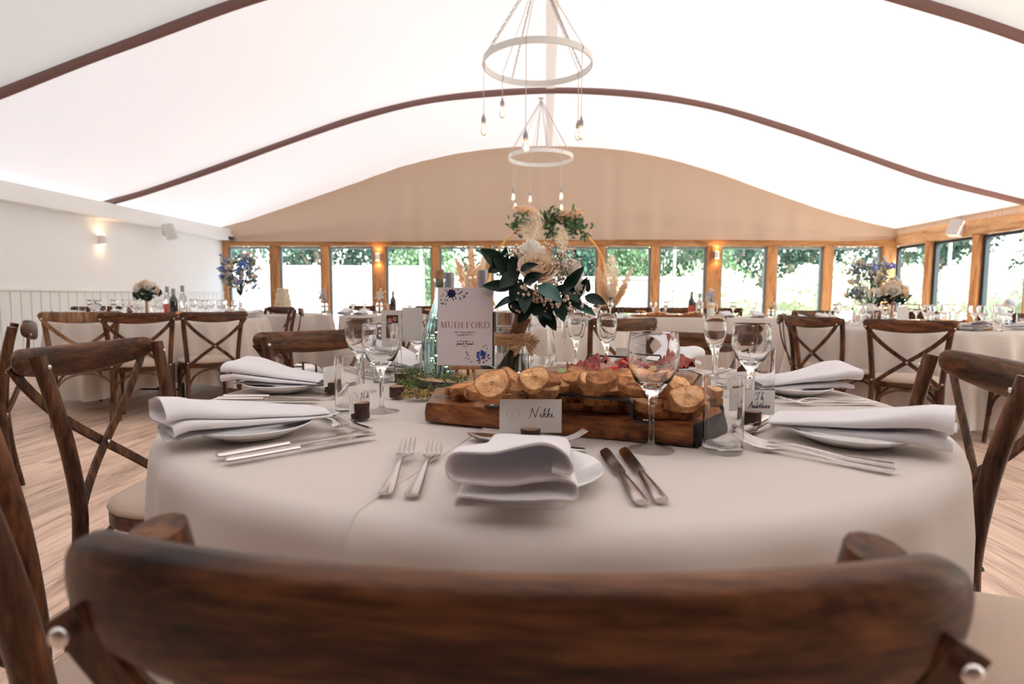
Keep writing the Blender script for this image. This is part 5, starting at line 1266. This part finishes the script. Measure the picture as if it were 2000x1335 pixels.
LV = [((990, 522), (938, 486), 34, -.02, .05), ((984, 520), (988, 482), 18, 0, .1), ((1012, 548), (962, 496), 34, -.04, .08), ((986, 512), (953, 532), 24, .0, .0), ((1000, 560), (942, 558), 26, -.03, .06), ((1012, 585), (964, 604), 16, -.05, .25),
      ((1016, 528), (1052, 516), 16, -.085, .2), ((1022, 552), (1060, 534), 24, -.085, .12), ((1052, 556), (1097, 590), 32, -.085, .12), ((1098, 575), (1141, 520), 24, -.03, .12), ((1122, 592), (1148, 540), 18, .0, .1), ((1142, 578), (1184, 594), 24, -.03, .1),
      ((1112, 588), (1164, 616), 17, -.04, .15), ((1118, 582), (1136, 602), 22, -.04, 0), ((1062, 604), (1086, 646), 24, -.04, .1), ((1090, 588), (1102, 628), 26, -.05, .1), ((1056, 612), (1064, 640), 18, -.02, .1), ((1038, 590), (1012, 632), 26, -.045, .08),
      ((1010, 530), (975, 562), 30, -.045, .05), ((1018, 545), (998, 590), 30, -.06, .05), ((1030, 560), (1024, 612), 30, -.055, .06), ((1050, 585), (1078, 624), 30, -.05, .1), ((1070, 590), (1110, 605), 26, -.05, .05), ((1105, 560), (1130, 590), 24, -.035, .0), ((1000, 500), (1008, 548), 28, -.045, .0), ((1040, 600), (1062, 612), 26, -.05, 0), ((1078, 575), (1122, 556), 20, -.06, .1), ((995, 585), (1020, 615), 26, -.03, 0), ((1028, 575), (1000, 605), 28, -.05, 0),
      ((1120, 560), (1098, 600), 26, -.03, 0), ((1146, 570), (1150, 545), 16, .02, 0)]
for i, (a, b, wpx, dY, cu) in enumerate(LV):
    A, B = bp(*a, YB+dY+.01), bp(*b, YB+dY-.012+.02*((i*37) % 5-2)/2); wd_ = wpx/1120*YB*.95
    obj('leaf', MB().leaf(A, B, wd_, (.25*((i*13) % 5-2)/2, -1, .35), cu, .22, 8), M['leafb'] if i in (8, 12) else M['leafd'], t, sharp=None)
# more dark leaves deep inside, filling the head
for i in range(16):
    a = bp(r.uniform(1020, 1090), r.uniform(570, 605), YB+.02); b = bp(r.uniform(985, 1120), r.uniform(545, 625), YB+.03); obj('leaf', MB().leaf(a, b, .03, (0, -1, .2), .05, .2, 6), M['leafd'], t, sharp=None)
# jug, steel cooler, bottles behind
jq = V((-.015, 1.70, TZ)); t = thing('water_jug', 'clear glass water jug with a looped handle, behind the raffia jar', 'jug', jq)
obj('glass', MB().lathe([(0, .002), (.044, 0), (.05, .006), (.050, .03), (.043, .10), (.036, .15), (.037, .175), (.040, .182), (.0378, .182), (.0345, .174), (.0335, .15), (.040, .10), (.0465, .03), (.044, .012), (0, .012)], 44), M['glass'], t, sharp=50)
obj('handle', MB().tube([(.034, -.01, .162), (.055, -.018, .168), (.068, -.022, .150), (.072, -.024, .110), (.070, -.023, .092)], [.006, .006, .006, .0055, .006], 12), M['glass'], t)
q = V((-.125, 1.80, TZ)); t = thing('wine_cooler', 'brushed steel wine cooler partly hidden by the jar and card', 'cooler', q)
obj('body', MB().lathe([(0, 0), (.052, 0), (.054, .006), (.054, .172), (.056, .176), (.051, .178), (.05, .17), (.05, .01), (0, .01)], 40), M['steel'], t); obj('rim', MB().tube([(.054*math.cos(2*PI*j/32), .054*math.sin(2*PI*j/32), .177) for j in range(32)], .0022, 8, loop=True), M['bolt'], t)
def bottle(loc, label, h=.30, body='dglass', cap='foil', R_=.036, wide=False, group=None, label_m=None, sc=1):
    t = thing('wine_bottle', label, 'bottle', loc, 0, group)
    obj('glass', MB().lathe([(0, .003), (R_-.004, 0), (R_, .004), (R_, h*.58), (R_*.85, h*.66), (R_*.45, h*.74), (.0138, h*.80), (.0138, h*.86), (0, h*.862)], 28), M[body], t, sharp=60)
    obj('cap', MB().lathe([(0, h*.80), (.0155, h*.80), (.0155, h*.93), (.016, h*.935), (.016, h*.995), (.0145, h), (0, h)], 24), M[cap], t)
    if label_m: obj('paper_label', MB().lathe([(R_+.0006, h*.14), (R_+.0006, h*.46)], 24), M[label_m], t)
    if sc != 1: t.scale = (sc,)*3
    return t
p = at_y(943, 560, 1.78); bottle((p.x, 1.78, TZ), 'wine bottle with grey screw cap, cap rising left of the leaves', .305)
p = at_y(877, 565, 1.72); bottle((p.x, 1.72, TZ), 'wine bottle with grey screw cap just behind the carafe cork', .295)
# ------------------------------------------------------------------ chandeliers
def chandelier(Y, ringpx, ringw, pend, label, spin):
    cxp, cyp = ringpx; c = at_y(cxp, cyp, Y); R_ = ringw/2/1120*Y; zt = prof_z(c.x)-.02
    t = thing('ring_chandelier', label, 'chandelier', c, 0, 'white ring chandeliers')
    mb = MB(); R = []
    for j in range(64):
        a = 2*PI*j/64; R.append([((R_+dx)*math.cos(a), (R_+dx)*math.sin(a), dz) for dx, dz in ((-.007, -.028), (.007, -.028), (.007, .028), (-.007, .028))])
    mb.rings(R, loop=True); obj('ring', mb, M['white'], t, smooth=True, sharp=30)
    top = V((0, 0, min(zt, c.z+1.25)-c.z))
    obj('ceiling_hook', MB().lathe([(0, -.06), (.018, -.06), (.022, 0), (.045, .012), (.045, .03), (0, .03)], 16, top), M['white'], t)
    for k in range(4):                       # chains of links
        a = spin+k*PI/2; p = V((R_*math.cos(a), R_*math.sin(a), .028)); d = top-p; n = int(d.length/.042); mb = MB(); d.normalize()
        s1 = d.orthogonal().normalized(); s2 = d.cross(s1)
        for i in range(n):
            m_ = p+d*(.021+i*.042); s_ = s1 if i % 2 else s2
            mb.tube([m_+d*(.026*math.cos(2*PI*j/8))+s_*(.0095*math.sin(2*PI*j/8)) for j in range(8)], .0032, 4, loop=True)
        obj('chain', mb, M['chain'], t)
    for k, (x, y, dy) in enumerate(pend):    # bulbs on cords: pixel of the bulb centre, depth offset
        b = at_y(x, y, Y+dy)-c; a = math.atan2(b.y, b.x); q = V((R_*math.cos(a), R_*math.sin(a), 0)); b = V((q.x, q.y, b.z))
        kc = obj('cord', MB().tube([top+V((0, 0, -.03)), q+V((0, 0, .034)), q*1.02+V((0, 0, 0)), V((b.x, b.y, -.04)), V((b.x, b.y, b.z+.135))], .0032, 6), M['cord'], t)
        obj('cord_wrap', MB().tube([(q.x+.014*math.cos(2*PI*j/6)*math.cos(a), q.y+.014*math.cos(2*PI*j/6)*math.sin(a), .033*math.sin(2*PI*j/6)) for j in range(6)], .004, 5, loop=True), M['cord'], kc)
        obj('bulb_holder', MB().lathe([(0, .06), (.021, .06), (.0215, .075), (.019, .078), (.0215, .081), (.021, .10), (.012, .112), (.008, .135), (0, .135)], 18, b), M['holder'], kc)
        g = obj('bulb', MB().lathe([(.016, .062), (.018, .045), (.031, .0), (.032, -.02), (.024, -.045), (.010, -.06), (0, -.063), (0, -.0615), (.009, -.0585), (.0228, -.044), (.0308, -.02), (.0298, 0), (.017, .045), (.015, .06)], 18, b), M['bulb'], kc, sharp=None)
        mb = MB()
        for i in range(5):
            e = 2*PI*i/5; mb.tube([b+V((.004*math.cos(e), .004*math.sin(e), .035)), b+V((.013*math.cos(e), .013*math.sin(e), -.03))], .0014, 4)
        obj('filament', mb, M['fil'], kc)
chandelier(5.49, (1050, 124), 204, [(949, 252, .0), (991, 215, .3), (1031, 291, -.4), (1131, 260, -.3), (1127, 262, .3)], 'large white ring chandelier with hanging amber bulbs, nearer the camera', .55)
chandelier(9.0, (1056, 308), 122, [(1018, 386, -.2), (1020, 401, .2), (1040, 386, .35), (1087, 385, -.3), (1090, 404, .3)], 'smaller looking white ring chandelier farther back, in front of the gable', .2)

# ------------------------------------------------------------------ pampas, hoop and tall flowers
def plume(parent, base, tip, wd_, seed, mt='pampas', droop=.1):
    r = random.Random(seed); base, tip = V(base), V(tip); ax = tip-base; L = ax.length; d = ax.normalized(); s1 = d.orthogonal().normalized(); s2 = d.cross(s1); mb = MB()
    for i in range(520):
        f = r.random(); a = r.uniform(0, 6.28); env = math.sin(PI*min(1, .12+f*.86))**.7
        p = base+ax*f+V((0, 0, -droop*L*f*f)); o_ = (s1*math.cos(a)+s2*math.sin(a))
        q = p+d*(.16*L*r.uniform(.5, 1.1))+o_*(wd_/2*env*r.uniform(.5, 1.15))+V((0, 0, -.02*L)); e = (q-p).cross(o_).normalized()*(.0045+.004*r.random())
        m_ = p.lerp(q, .55)+o_*wd_*.07; mb.add([p, m_+e, q, m_-e], [(0, 1, 2, 3)])
    mb.tube([base, base+ax*.9], .003, 4)
    return obj('pampas_plume', mb, M[mt], parent, smooth=False, kind='stuff')
def sprigs(parent, pts, seed, size, mt='leafm', n_=120, sp=.06, name='foliage'):
    r = random.Random(seed); mb = MB()
    for i in range(n_):
        c = V(r.choice(pts))+V((r.gauss(0, sp), r.gauss(0, sp), r.gauss(0, sp))); d = V((r.gauss(0, 1), r.gauss(0, 1), r.gauss(.2, 1))).normalized()
        mb.leaf(c, c+d*size*r.uniform(.7, 1.3), size*.42, (r.gauss(0, 1), -1, r.gauss(0, 1)), .1, .2, 3)
    return obj(name, mb, M[mt], parent, smooth=False, kind='stuff')
YH = 8.3; hc = at_y(1070, 548, YH); HR = 113/1120*YH
t = thing('flower_hoop', 'large golden hoop topped with pampas and greenery behind the long table', 'hoop', (hc.x, YH, 0))
obj('ring', MB().tube([(HR*math.cos(2*PI*j/72), 0, hc.z+HR*math.sin(2*PI*j/72)) for j in range(72)], .014, 8, loop=True), M['gold'], t)
for s_ in (-1, 1): obj('foot', MB().box((s_*.3, 0, .02), (.06, .5, .04)), M['gold'], t, smooth=False); obj('strut', MB().tube([(s_*.3, 0, .03), (s_*.3, 0, hc.z-HR*.93)], .012, 8), M['gold'], t)
def hp(x, y, d=0): p = at_y(x, y, YH-.05+d); return V((p.x-hc.x, p.y-YH, p.z))
sprigs(t, [hp(1012, 440), hp(1025, 432), hp(1068, 430), hp(1078, 420), hp(1090, 428), hp(1105, 440), hp(1118, 436), hp(1128, 450), hp(1140, 448), hp(1076, 452), hp(1082, 442), hp(1118, 425)], 3, .09, 'leafm', 420, .06)
plume(t, hp(1060, 420), hp(1008, 405), .2, 1, 'pampas', 0); plume(t, hp(1052, 412, -.1), hp(1030, 464, -.14), .42, 2, 'pampasw', .0); plume(t, hp(1080, 424), hp(1134, 414), .24, 3, 'pampas', 0)
plume(t, hp(1090, 436, -.1), hp(1101, 484, -.14), .26, 4, 'pampasw', 0)
def pampas_vase(x, Y, label, tips, by=608):
    p = at_y(x, by, Y); t = thing('pampas_arrangement', label, 'dried flowers', (p.x, Y, 0), 0, 'pampas arrangements by the hoop')
    obj('vase', MB().lathe([(0, 0), (.12, 0), (.13, .02), (.10, .3), (.07, p.z-.1), (.085, p.z), (.075, p.z), (.06, p.z-.1), (0, p.z-.12)], 24), M['white'], t)
    for i, (tx, ty, w_, mt) in enumerate(tips):
        q = at_y(tx, ty, Y+(-.1 if i % 2 else .1)); q = V((q.x-p.x, q.y-Y, q.z)); b = V((0, 0, p.z-.02)); plume(t, b.lerp(q, .25), q, w_, i+int(x), mt, .0)
        obj('stem', MB().tube([b, b.lerp(q, .35)], .004, 5), M['stem'], t)
    sprigs(t, [V((0, 0, p.z+.06)), V((.03, 0, p.z+.2))], int(x), .08, 'leafm', 30, .05)
pampas_vase(925, 8.2, 'pampas arrangement left of the bouquet, behind the bottle caps', [(895, 515, .22, 'pampas'), (920, 492, .26, 'pampas'), (938, 520, .24, 'pampas'), (912, 540, .18, 'pampasw'), (945, 500, .18, 'pampasw')])
pampas_vase(1192, 8.2, 'pampas arrangement right of the bouquet, below the hoop', [(1168, 528, .2, 'pampas'), (1195, 505, .32, 'pampasw'), (1200, 540, .2, 'pampas'), (1222, 556, .14, 'pampas'), (1175, 560, .16, 'pampas'), (1232, 528, .14, 'pampasw')])
def tall_flowers(x, y, Y, wpx, hpx, label, seed, hue):
    c = at_y(x, y, Y); W_, H_ = wpx/1120*Y, hpx/1120*Y; r = random.Random(seed); zb = c.z-H_*.5
    t = thing('tall_flower_display', label, 'flowers', (c.x, Y, .757)); zb -= .757
    obj('vase', MB().lathe([(0, .003), (.07, 0), (.075, .01), (.03, .06), (.026, zb*.8), (.05, zb), (.046, zb), (.022, zb*.8), (.024, .07), (0, .05)], 24), M['glass'], t, sharp=50)
    mbs = {k: MB() for k in hue}; st = MB(); top = V((0, 0, zb)); pts = []
    for i in range(56):
        a = r.uniform(0, 6.28); e = r.uniform(-.35, 1.0); q = V((math.cos(a)*W_*.5*math.cos(e*1.1)*r.uniform(.55, 1.05), math.sin(a)*W_*.4*math.cos(e*1.1), zb+H_*.42+H_*.5*math.sin(e*1.4)*r.uniform(.7, 1))); pts.append(q)
        st.tube([top, top.lerp(q, .5)+V((0, 0, .04)), q], .003, 4); k = hue[r.randrange(len(hue))]; d = (q-top).normalized()
        if r.random() < .5:
            for j in range(12): mbs[k].ball(q-d*(.016*j)+V((r.gauss(0, .012), r.gauss(0, .012), 0)), r.uniform(.011, .019), 5, 3)
        else:
            for j in range(14): mbs[k].ball(q+V((r.gauss(0, .022), r.gauss(0, .022), r.gauss(0, .02))), r.uniform(.012, .02), 5, 3)
    for k in hue:
        if mbs[k].v: obj({'bluef': 'blue_blossom', 'whitef': 'white_blossom', 'creamf': 'cream_blossom', 'palef': 'pale_blossom'}[k], mbs[k], M[k], t, kind='stuff')
    obj('stem', st, M['stem'], t, kind='stuff'); sprigs(t, [p*.8+V((0, 0, zb*.2)) for p in pts], seed, .07, 'leafm', 120, .04)
    return c
HU = ['whitef', 'palef', 'bluef', 'creamf', 'whitef', 'palef']
# ------------------------------------------------------------------ the other tables
def side_table(name, label, clabel, cx_, cy_, R_, drop, seed, group='white clothed guest tables', amp=1.5, npl=31, nr=34, corners=.12):
    table(name, label, cx_, cy_, R_-.012, group=group)
    o = obj('tablecloth', cloth_round(R_, drop, .757, seed, nr, 300, amp, npl, corners), M['linen'], sharp=None); o.location = (cx_, cy_, 0); tag(o, clabel, 'tablecloth', 'cloths on the guest tables')
LT, RT, CT2 = (-3.69, 5.4), (3.1, 5.0), (-.17, 4.9)
side_table('round_table', 'round folding table hidden under the cloth of the left guest table', 'white cloth draped in folds over the left guest table', *LT, .915, .56, 3)
side_table('round_table', 'round folding table hidden under the cloth of the right guest table', 'white cloth draped over the right guest table', *RT, .915, .58, 5)
side_table('round_table', 'round folding table hidden behind the bouquet and card', 'white cloth over the middle guest table, showing behind the slim wine glasses', *CT2, .915, .60, 7)
side_table('round_table', 'small round table under the tiered cake', 'white cloth on the small cake table', -3.12, 6.95, .46, .6, 9, npl=11)
side_table('round_table', 'small round table under the tall blue flowers at left', 'white cloth on the small table of the left tall flowers', -4.2, 8.0, .34, .62, 11, npl=9)
side_table('round_table', 'small round table under the tall blue flowers at right', 'white cloth on the small table of the right tall flowers', 4.5, 7.9, .34, .62, 13, npl=9)
tall_flowers(468, 530, 8.0, 84, 98, 'tall spray of blue and white flowers at the left wall corner', 21, HU)
tall_flowers(1703, 548, 7.9, 100, 100, 'tall spray of blue and white flowers at right, above the guest table', 23, HU)
# long head table
HX0, HX1, HY0, HY1 = -2.35, 2.68, 6.42, 7.15
t = thing('long_table', 'long trestle table hidden under white cloth before the windows', 'table', ((HX0+HX1)/2, (HY0+HY1)/2, 0))
obj('tabletop', MB().box((0, 0, .73), (HX1-HX0-.02, HY1-HY0-.02, .024)), M['ply'], t, smooth=False)
for sx in (-1, 0, 1):
    for sy in (-1, 1): obj('leg', MB().tube([(sx*2.2, sy*.28, 0), (sx*2.2, sy*.28, .717)], .016, 8), M['steelleg'], t)
P = []; nn = 520; per = []
W_, D_ = HX1-HX0, HY1-HY0
for i in range(nn):
    s_ = i/nn*2*(W_+D_)
    if s_ < W_: p = (HX0+s_, HY0, 0, -1)
    elif s_ < W_+D_: p = (HX1, HY0+s_-W_, 1, 0)
    elif s_ < 2*W_+D_: p = (HX1-(s_-W_-D_), HY1, 0, 1)
    else: p = (HX0, HY1-(s_-2*W_-D_), -1, 0)
    per.append((p, s_))
R = [[(HX0+W_/2+(p[0]-HX0-W_/2)*f, HY0+D_/2+(p[1]-HY0-D_/2)*f, .7575) for p, s_ in per] for f in (.3, .9, .985)]
for z, o_ in ((.7555, .0), (.748, .006), (.6, .014), (.4, .024), (.2, .034), (.04, .042)):
    R.append([(p[0]+p[2]*(o_+(.757-z)*.05*math.sin(s_*16+2*noise.noise(V((s_*.8, 0, 1))))), p[1]+p[3]*(o_+(.757-z)*.05*math.sin(s_*16+2*noise.noise(V((s_*.8, 0, 1))))), z) for p, s_ in per])
o = obj('tablecloth', MB().rings(R, True, False), M['linen'], sharp=50); tag(o, 'long white cloth falling to the floor from the table before the windows', 'tablecloth')
# chairs
GL, GR, GC, GH = 'chairs around the left guest table', 'chairs around the right guest table', 'chairs around the middle guest table', 'chairs behind the long table'
for (cx_, cy_), ang, dist, lb, g, pale, tw in [
    (LT, -64, 1.12, 'back to the camera at the left table, its rail below the bouquet', GL, 0, 4), (LT, -41, 1.1, 'back to the camera, right hand one at the left table', GL, 0, -4), (LT, 24, .92, 'seen nearly edge on at the right end of the left table', GL, 0, 0),
    (LT, -86, 1.14, 'pale worn one left of the left table, in front of its cloth', GL, 1, 38), (LT, 218, 1.08, 'pale worn one cut by the left edge, behind the left table', GL, 1, 0), (LT, 150, 1.25, 'far side of the left table, only its rail above the cloth', GL, 0, 0), (LT, 62, 1.0, 'far side of the left table, behind the orange food', GL, 0, 0),
    (RT, 211, 1.0, 'pale topped, full crossed back at the left of the right table', GR, 0, -8),  (RT, 237, 1.14, 'back to the camera at the middle of the right table', GR, 0, 0), (RT, 276, 1.12, 'cut by the right edge beside the right table', GR, 0, 0),
    (RT, 97, 1.15, 'far side of the right table, small rail left of the flowers', GR, 0, 0), (RT, 60, 1.2, 'far side of the right table behind the glasses', GR, 0, 0), (RT, 22, 1.3, 'far right of the right table, rail at the frame edge', GR, 0, 0),
    (CT2, -58, 1.06, 'right of the middle table, between the slim glasses and the large one', GC, 0, -8), (CT2, -106, 1.04, 'hidden mostly by the lettered card', GC, 0, 0), (CT2, 152, 1.0, 'left of the middle table, post beside the carafe cork', GC, 0, 0), (CT2, 80, 1.05, 'behind the middle table, hidden by the bouquet', GC, 0, 0)]:
    chair_at(cx_, cy_, ang, dist, 'cross-back oak chair '+lb, g, tw, pale)
for i, (x, lb) in enumerate([(700, 'left end, behind the left wine glasses'), (838, 'left of the carafe'), (905, 'behind the bottle caps'), (1185, 'right of the bouquet'), (1246, 'behind the food board'), (1338, 'left of the dark wine bottle'), (1424, 'right of the flower jug')]):
    p = at_y(x, 606, 7.5); CH.put((p.x, 7.5, 0), PI+.05*(i % 3-1), 'cross-back chair behind the long table, '+lb, GH)
chair_xy(2.25, 4.78, -115, 'cross-back oak chair seen edge on left of the right table', GR)
chair_xy(-2.72, 2.42, 133, 'dark cross-back chair seen edge on at the left frame edge', 'chairs of unseen tables at left')
# ---- things on the guest tables
gb = rose_me
def posy(loc, R_, label, seed, nr_=7, vh=.10, group='small white rose bouquets on guest tables'):
    r = random.Random(seed); t = thing('rose_posy', label, 'flowers', loc, 0, group)
    obj('vase', MB().lathe([(0, .002), (.035, 0), (.04, .008), (.04, vh-.01), (.034, vh), (.031, vh), (.036, vh-.012), (.036, .012), (0, .01)], 20), M['glass'], t, sharp=50)
    c = V((0, 0, vh+.07+R_*.55)); obj('stem', MB().tube([(0, 0, .012), (0, 0, vh+.02), c-V((0, 0, R_*.4))], [.018, .012, .02], 8), M['copperv'], t)
    for i in range(nr_):
        a = i*2.4; e = (i/nr_)**.6; d = V((math.cos(a)*e, math.sin(a)*e*.9, .75-.5*e)).normalized(); rose(t, c+d*R_*.62, R_*.42, d, 'rosew' if i % 2 else 'rose')
    pts = [c+V((math.cos(a)*R_*.7, math.sin(a)*R_*.7, -R_*.25)) for a in [k*.7 for k in range(9)]]+[c-V((0, 0, R_*.5))]
    sprigs(t, pts, seed, R_*.5, 'leafd', 70, R_*.16); return t
T2 = .7585
p = at_y(287, 600, 5.4); posy((p.x, 5.4, T2), .12, 'round posy of cream roses on the left guest table', 41, 10, .11)
p = at_y(1742, 610, 5.0); posy((p.x, 5.0, T2), .125, 'round posy of cream roses on the right guest table', 42, 11, .11)
p = at_y(1115, 610, 5.1); posy((p.x, 5.1, T2), .09, 'low posy on the middle guest table, mostly behind the bouquet', 43, 7, .03)
WGm = WG.root; PLm = PLATE.root; NPm = NAPS
WORD = ['at the right end', 'at the far right', 'at the far side right of centre', 'at the far side left of centre', 'at the far left', 'at the left end', 'at the near left', 'on the near side left of centre', 'on the near side right of centre', 'at the near right']
def far_setting(cx_, cy_, ang, R_, k, nm):
    where = '%s of the %s' % (WORD[k], nm)
    a = math.radians(ang); rz = a+PI/2; f = lambda r_, o_: V((cx_+r_*math.cos(a)-o_*math.sin(a), cy_+r_*math.sin(a)+o_*math.cos(a), T2))
    PLATE.put(f(R_-.17, 0), rz, 'white side plate %s' % where, 'side plates on the %s' % nm)
    NAPS[k % 3].put(f(R_-.16, 0)+V((0, 0, .0155)), rz, 'folded white napkin %s' % where, 'napkins on the %s' % nm)
    FORK.put(f(R_-.07, -.15), rz, 'steel fork %s' % where, 'forks on the %s' % nm)
    KNIFE.put(f(R_-.07, .14), rz, 'steel knife %s' % where, 'knives on the %s' % nm)
    (WG if k % 2 else WS).put(f(R_-.34, .17)-V((0, 0, .002)), 0, 'wine glass %s' % where, 'wine glasses on the %s' % nm)
    TB.put(f(R_-.30, .25)-V((0, 0, .002)), 0, 'straight tumbler %s' % where, 'tumblers on the %s' % nm)
for (c_, nm) in ((LT, 'left guest table'), (RT, 'right guest table'), (CT2, 'middle guest table')):
    for k in range(10): far_setting(*c_, k*36+12, .915, k, nm)
r = random.Random(77)
for (c_, nm) in ((LT, 'left guest table'), (RT, 'right guest table')):
    for k in range(9):
        a = k*.7+.3; q = .3+.13*(k % 3); (WG if k % 2 else WS).put((c_[0]+q*math.cos(a), c_[1]+q*math.sin(a), T2-.002), 0, 'stemmed wine glass clustered in the middle of the %s' % nm, 'clustered wine glasses on the %s' % nm)
def flat_card(x, y, Y, w_, h_, label, photo=False, rz=0):
    p = at_y(x, y, Y); c = thing('photo_card' if photo else 'place_card', label, 'card', (p.x, Y, T2), rz); c.rotation_euler = (-.12, 0, rz)
    obj('paper', MB().box((0, 0, h_/2), (w_, .001, h_)), M['card'], c, smooth=False)
    if photo: obj('print', MB().box((0, -.0008, h_*.55), (w_*.7, .0006, h_*.6)), M['photo'], c, smooth=False); obj('face', MB().box((0, -.0013, h_*.66), (w_*.25, .0004, h_*.2)), M['skin'], c, smooth=False)
flat_card(1702, 600, 4.75, .07, .14, 'left photo card among the glasses on the right guest table', True, .1); flat_card(1716, 600, 4.8, .07, .15, 'right photo card among the glasses on the right guest table', True, -.1)
flat_card(1766, 600, 4.8, .10, .16, 'plain upright card right of the rose posy', False, .1); flat_card(1888, 640, 4.25, .10, .055, 'white place card before the bread on the right guest table', False, .1)
flat_card(252, 600, 5.2, .07, .12, 'photo card left of the rose posy on the left guest table', True, 0)
def food_board(x, Y, w_, label, seed, n_=8, meat=False):
    p = at_y(x, 620, Y); t = thing('food_board', label, 'board', (p.x, Y, T2), .05); obj('slab', MB().box((0, 0, .014), (w_, .2, .028)), M['board'], t, smooth=False, bevel=.004); r = random.Random(seed)
    for i in range(n_):
        dx, dy = r.uniform(-w_*.42, w_*.42), r.uniform(-.07, .07); z = .029+(i % 3)*.012
        if meat and i % 2:
            o = obj('cured_ham', crumple(i+seed, .03, .02, .03, 8), M['red' if i % 4 == 1 else 'ham'], sharp=None, loc=(p.x+dx, Y+dy, T2+.03)); tag(o, 'crumpled red and pink meat on the food board, %s' % label.split(',')[-1].strip(), 'meat', 'meats on the far food boards')
        else:
            o = obj('bread_slice', SL[i % 8], None, loc=(p.x+dx, Y+dy, T2+z)); o.rotation_euler = (r.uniform(0, .5), 0, r.uniform(-.6, .6)); tag(o, 'bread slice piled on the food board, %s' % label.split(',')[-1].strip(), 'bread slice', 'bread slices on the far food boards')
food_board(1862, 4.35, .42, 'wooden board of bread, right guest table', 3, 14)
food_board(366, 4.95, .16, 'small wooden board of orange food, left guest table', 5, 6, True)
food_board(1282, 6.62, .55, 'long wooden board of bread and meats, long table', 7, 14, True)
food_board(1342, 6.62, .28, 'short wooden board of meats, long table beside the bottle', 9, 6, True)
food_board(846, 6.7, .25, 'wooden board of food, left part of the long table', 11, 6, True)
def bt(x, Y, **k): p = at_y(x, 610, Y); return (p.x, Y, T2)
bottle(bt(340, 5.15), 'dark wine bottle right of the rose posy, left guest table', .28, label_m=None); bottle(bt(328, 5.3), 'clear glass bottle left of the dark bottle, left guest table', .30, 'glass', 'foil', .032, label_m='wlabel'); bottle(bt(358, 5.3), 'clear glass bottle right of the dark bottle, left guest table', .31, 'glass', 'foil', .034)
bottle(bt(1350, 6.75), 'dark red wine bottle with a red label on the long table', .29, label_m='wlabel'); bottle(bt(768, 6.8), 'dark wine bottle at the left of the long table', .28)
def cyl(name, x, Y, r_, h_, mt, label, cat):
    p = at_y(x, 610, Y); o = obj(name, MB().lathe([(0, 0), (r_, 0), (r_+.001, .004), (r_, h_-.003), (r_-.003, h_), (r_-.006, h_-.003), (r_-.006, .01), (0, .01)], 24), M[mt], sharp=50, loc=(p.x, Y, T2)); tag(o, label, cat)
cyl('wine_cooler', 1364, 6.75, .055, .17, 'steel', 'brushed steel wine cooler right of the dark bottle, long table', 'cooler'); cyl('copper_cup', 757, 6.8, .04, .13, 'copperv', 'copper coloured vessel left of the dark bottle, long table', 'cup')
bottle(bt(1366, 6.95), 'clear water bottle behind the steel cooler on the long table', .27, 'glass', 'foil', .03)
# flower jug and jam-jar flowers on the long table
def jam(x, Y, label, hue, seed, h=.12, vase='glass', hy=.2, handle_=False):
    p = at_y(x, 610, Y); t = thing('flower_jug' if handle_ else 'flower_jar', label, 'flowers', (p.x, Y, T2)); r = random.Random(seed)
    obj('vessel', MB().lathe([(0, .002), (.035, 0), (.042, .01), (.042, h*.7), (.034, h), (.031, h), (.038, h*.7), (.038, .012), (0, .01)], 20), M[vase], t, sharp=50)
    if handle_: obj('handle', MB().tube([(.04, 0, h*.9), (.07, 0, h*.8), (.072, 0, h*.45), (.042, 0, h*.25)], .006, 8), M[vase], t)
    for k in hue:
        mb = MB(); b = V((r.uniform(-.04, .04), 0, h+hy*.45))
        for j in range(40): mb.ball(b+V((r.gauss(0, .022), r.gauss(0, .02), r.gauss(0, .032))), r.uniform(.007, .013), 5, 3)
        obj({'bluef': 'blue_blossom', 'whitef': 'white_blossom', 'creamf': 'cream_blossom', 'palef': 'pale_blossom'}[k], mb, M[k], t, kind='stuff')
    obj('stem', MB().tube([(0, 0, .015), (0, 0, h+hy*.4)], .008, 6), M['stem'], t)
    obj('band', MB().lathe([(.0435, h*.62), (.0435, h*.8)], 20), M['raffiab'], t)
jam(1388, 6.6, 'white jug of white and blue flowers on the long table', ['whitef', 'palef'], 3, .17, 'white', .16, True)
jam(634, 6.75, 'glass jar with blue flower at the left end of the long table', ['palef', 'creamf'], 4, .13, 'glass', .2)
jam(741, 6.75, 'glass jar of dried cream flowers, long table beside the copper vessel', ['creamf', 'whitef'], 5, .14, 'glass', .18)
jam(1506, 6.75, 'candle glass with dried blossom at the right end of the long table', ['creamf'], 6, .09, 'glass', .1)
for i, x in enumerate((1192, 1276, 1300, 1432, 1470, 690, 712, 800, 1120)):
    p = at_y(x, 612, 6.6); (WG if i % 2 else WS).put((p.x, 6.6, T2-.002), 0, 'stemmed wine glass on the long table before the windows', 'wine glasses on the long table')
for i, x in enumerate((672, 705, 1420, 1480)):
    p = at_y(x, 612, 6.58); PLATE.put((p.x, 6.58, T2), 0, 'white side plate on the long table', 'side plates on the long table'); NAPS[i % 3].put((p.x, 6.58, T2+.0155), PI, 'folded napkin on the long table', 'napkins on the long table')
# tiered cake
t = thing('tiered_cake', 'narrow cream tiered cake on the small table at left', 'cake', (-3.22, 6.9, T2)); z = .0
obj('stand', MB().lathe([(0, 0), (.13, 0), (.13, .012), (0, .012)], 32), M['easel'], t); z = .0125
for r_, h_ in ((.105, .085), (.092, .075), (.080, .07), (.068, .065)):
    obj('tier', MB().lathe([(0, z), (r_, z), (r_+.002, z+.006), (r_+.002, z+h_-.006), (r_-.004, z+h_), (0, z+h_)], 32), M['cake'], t); z += h_+.0005
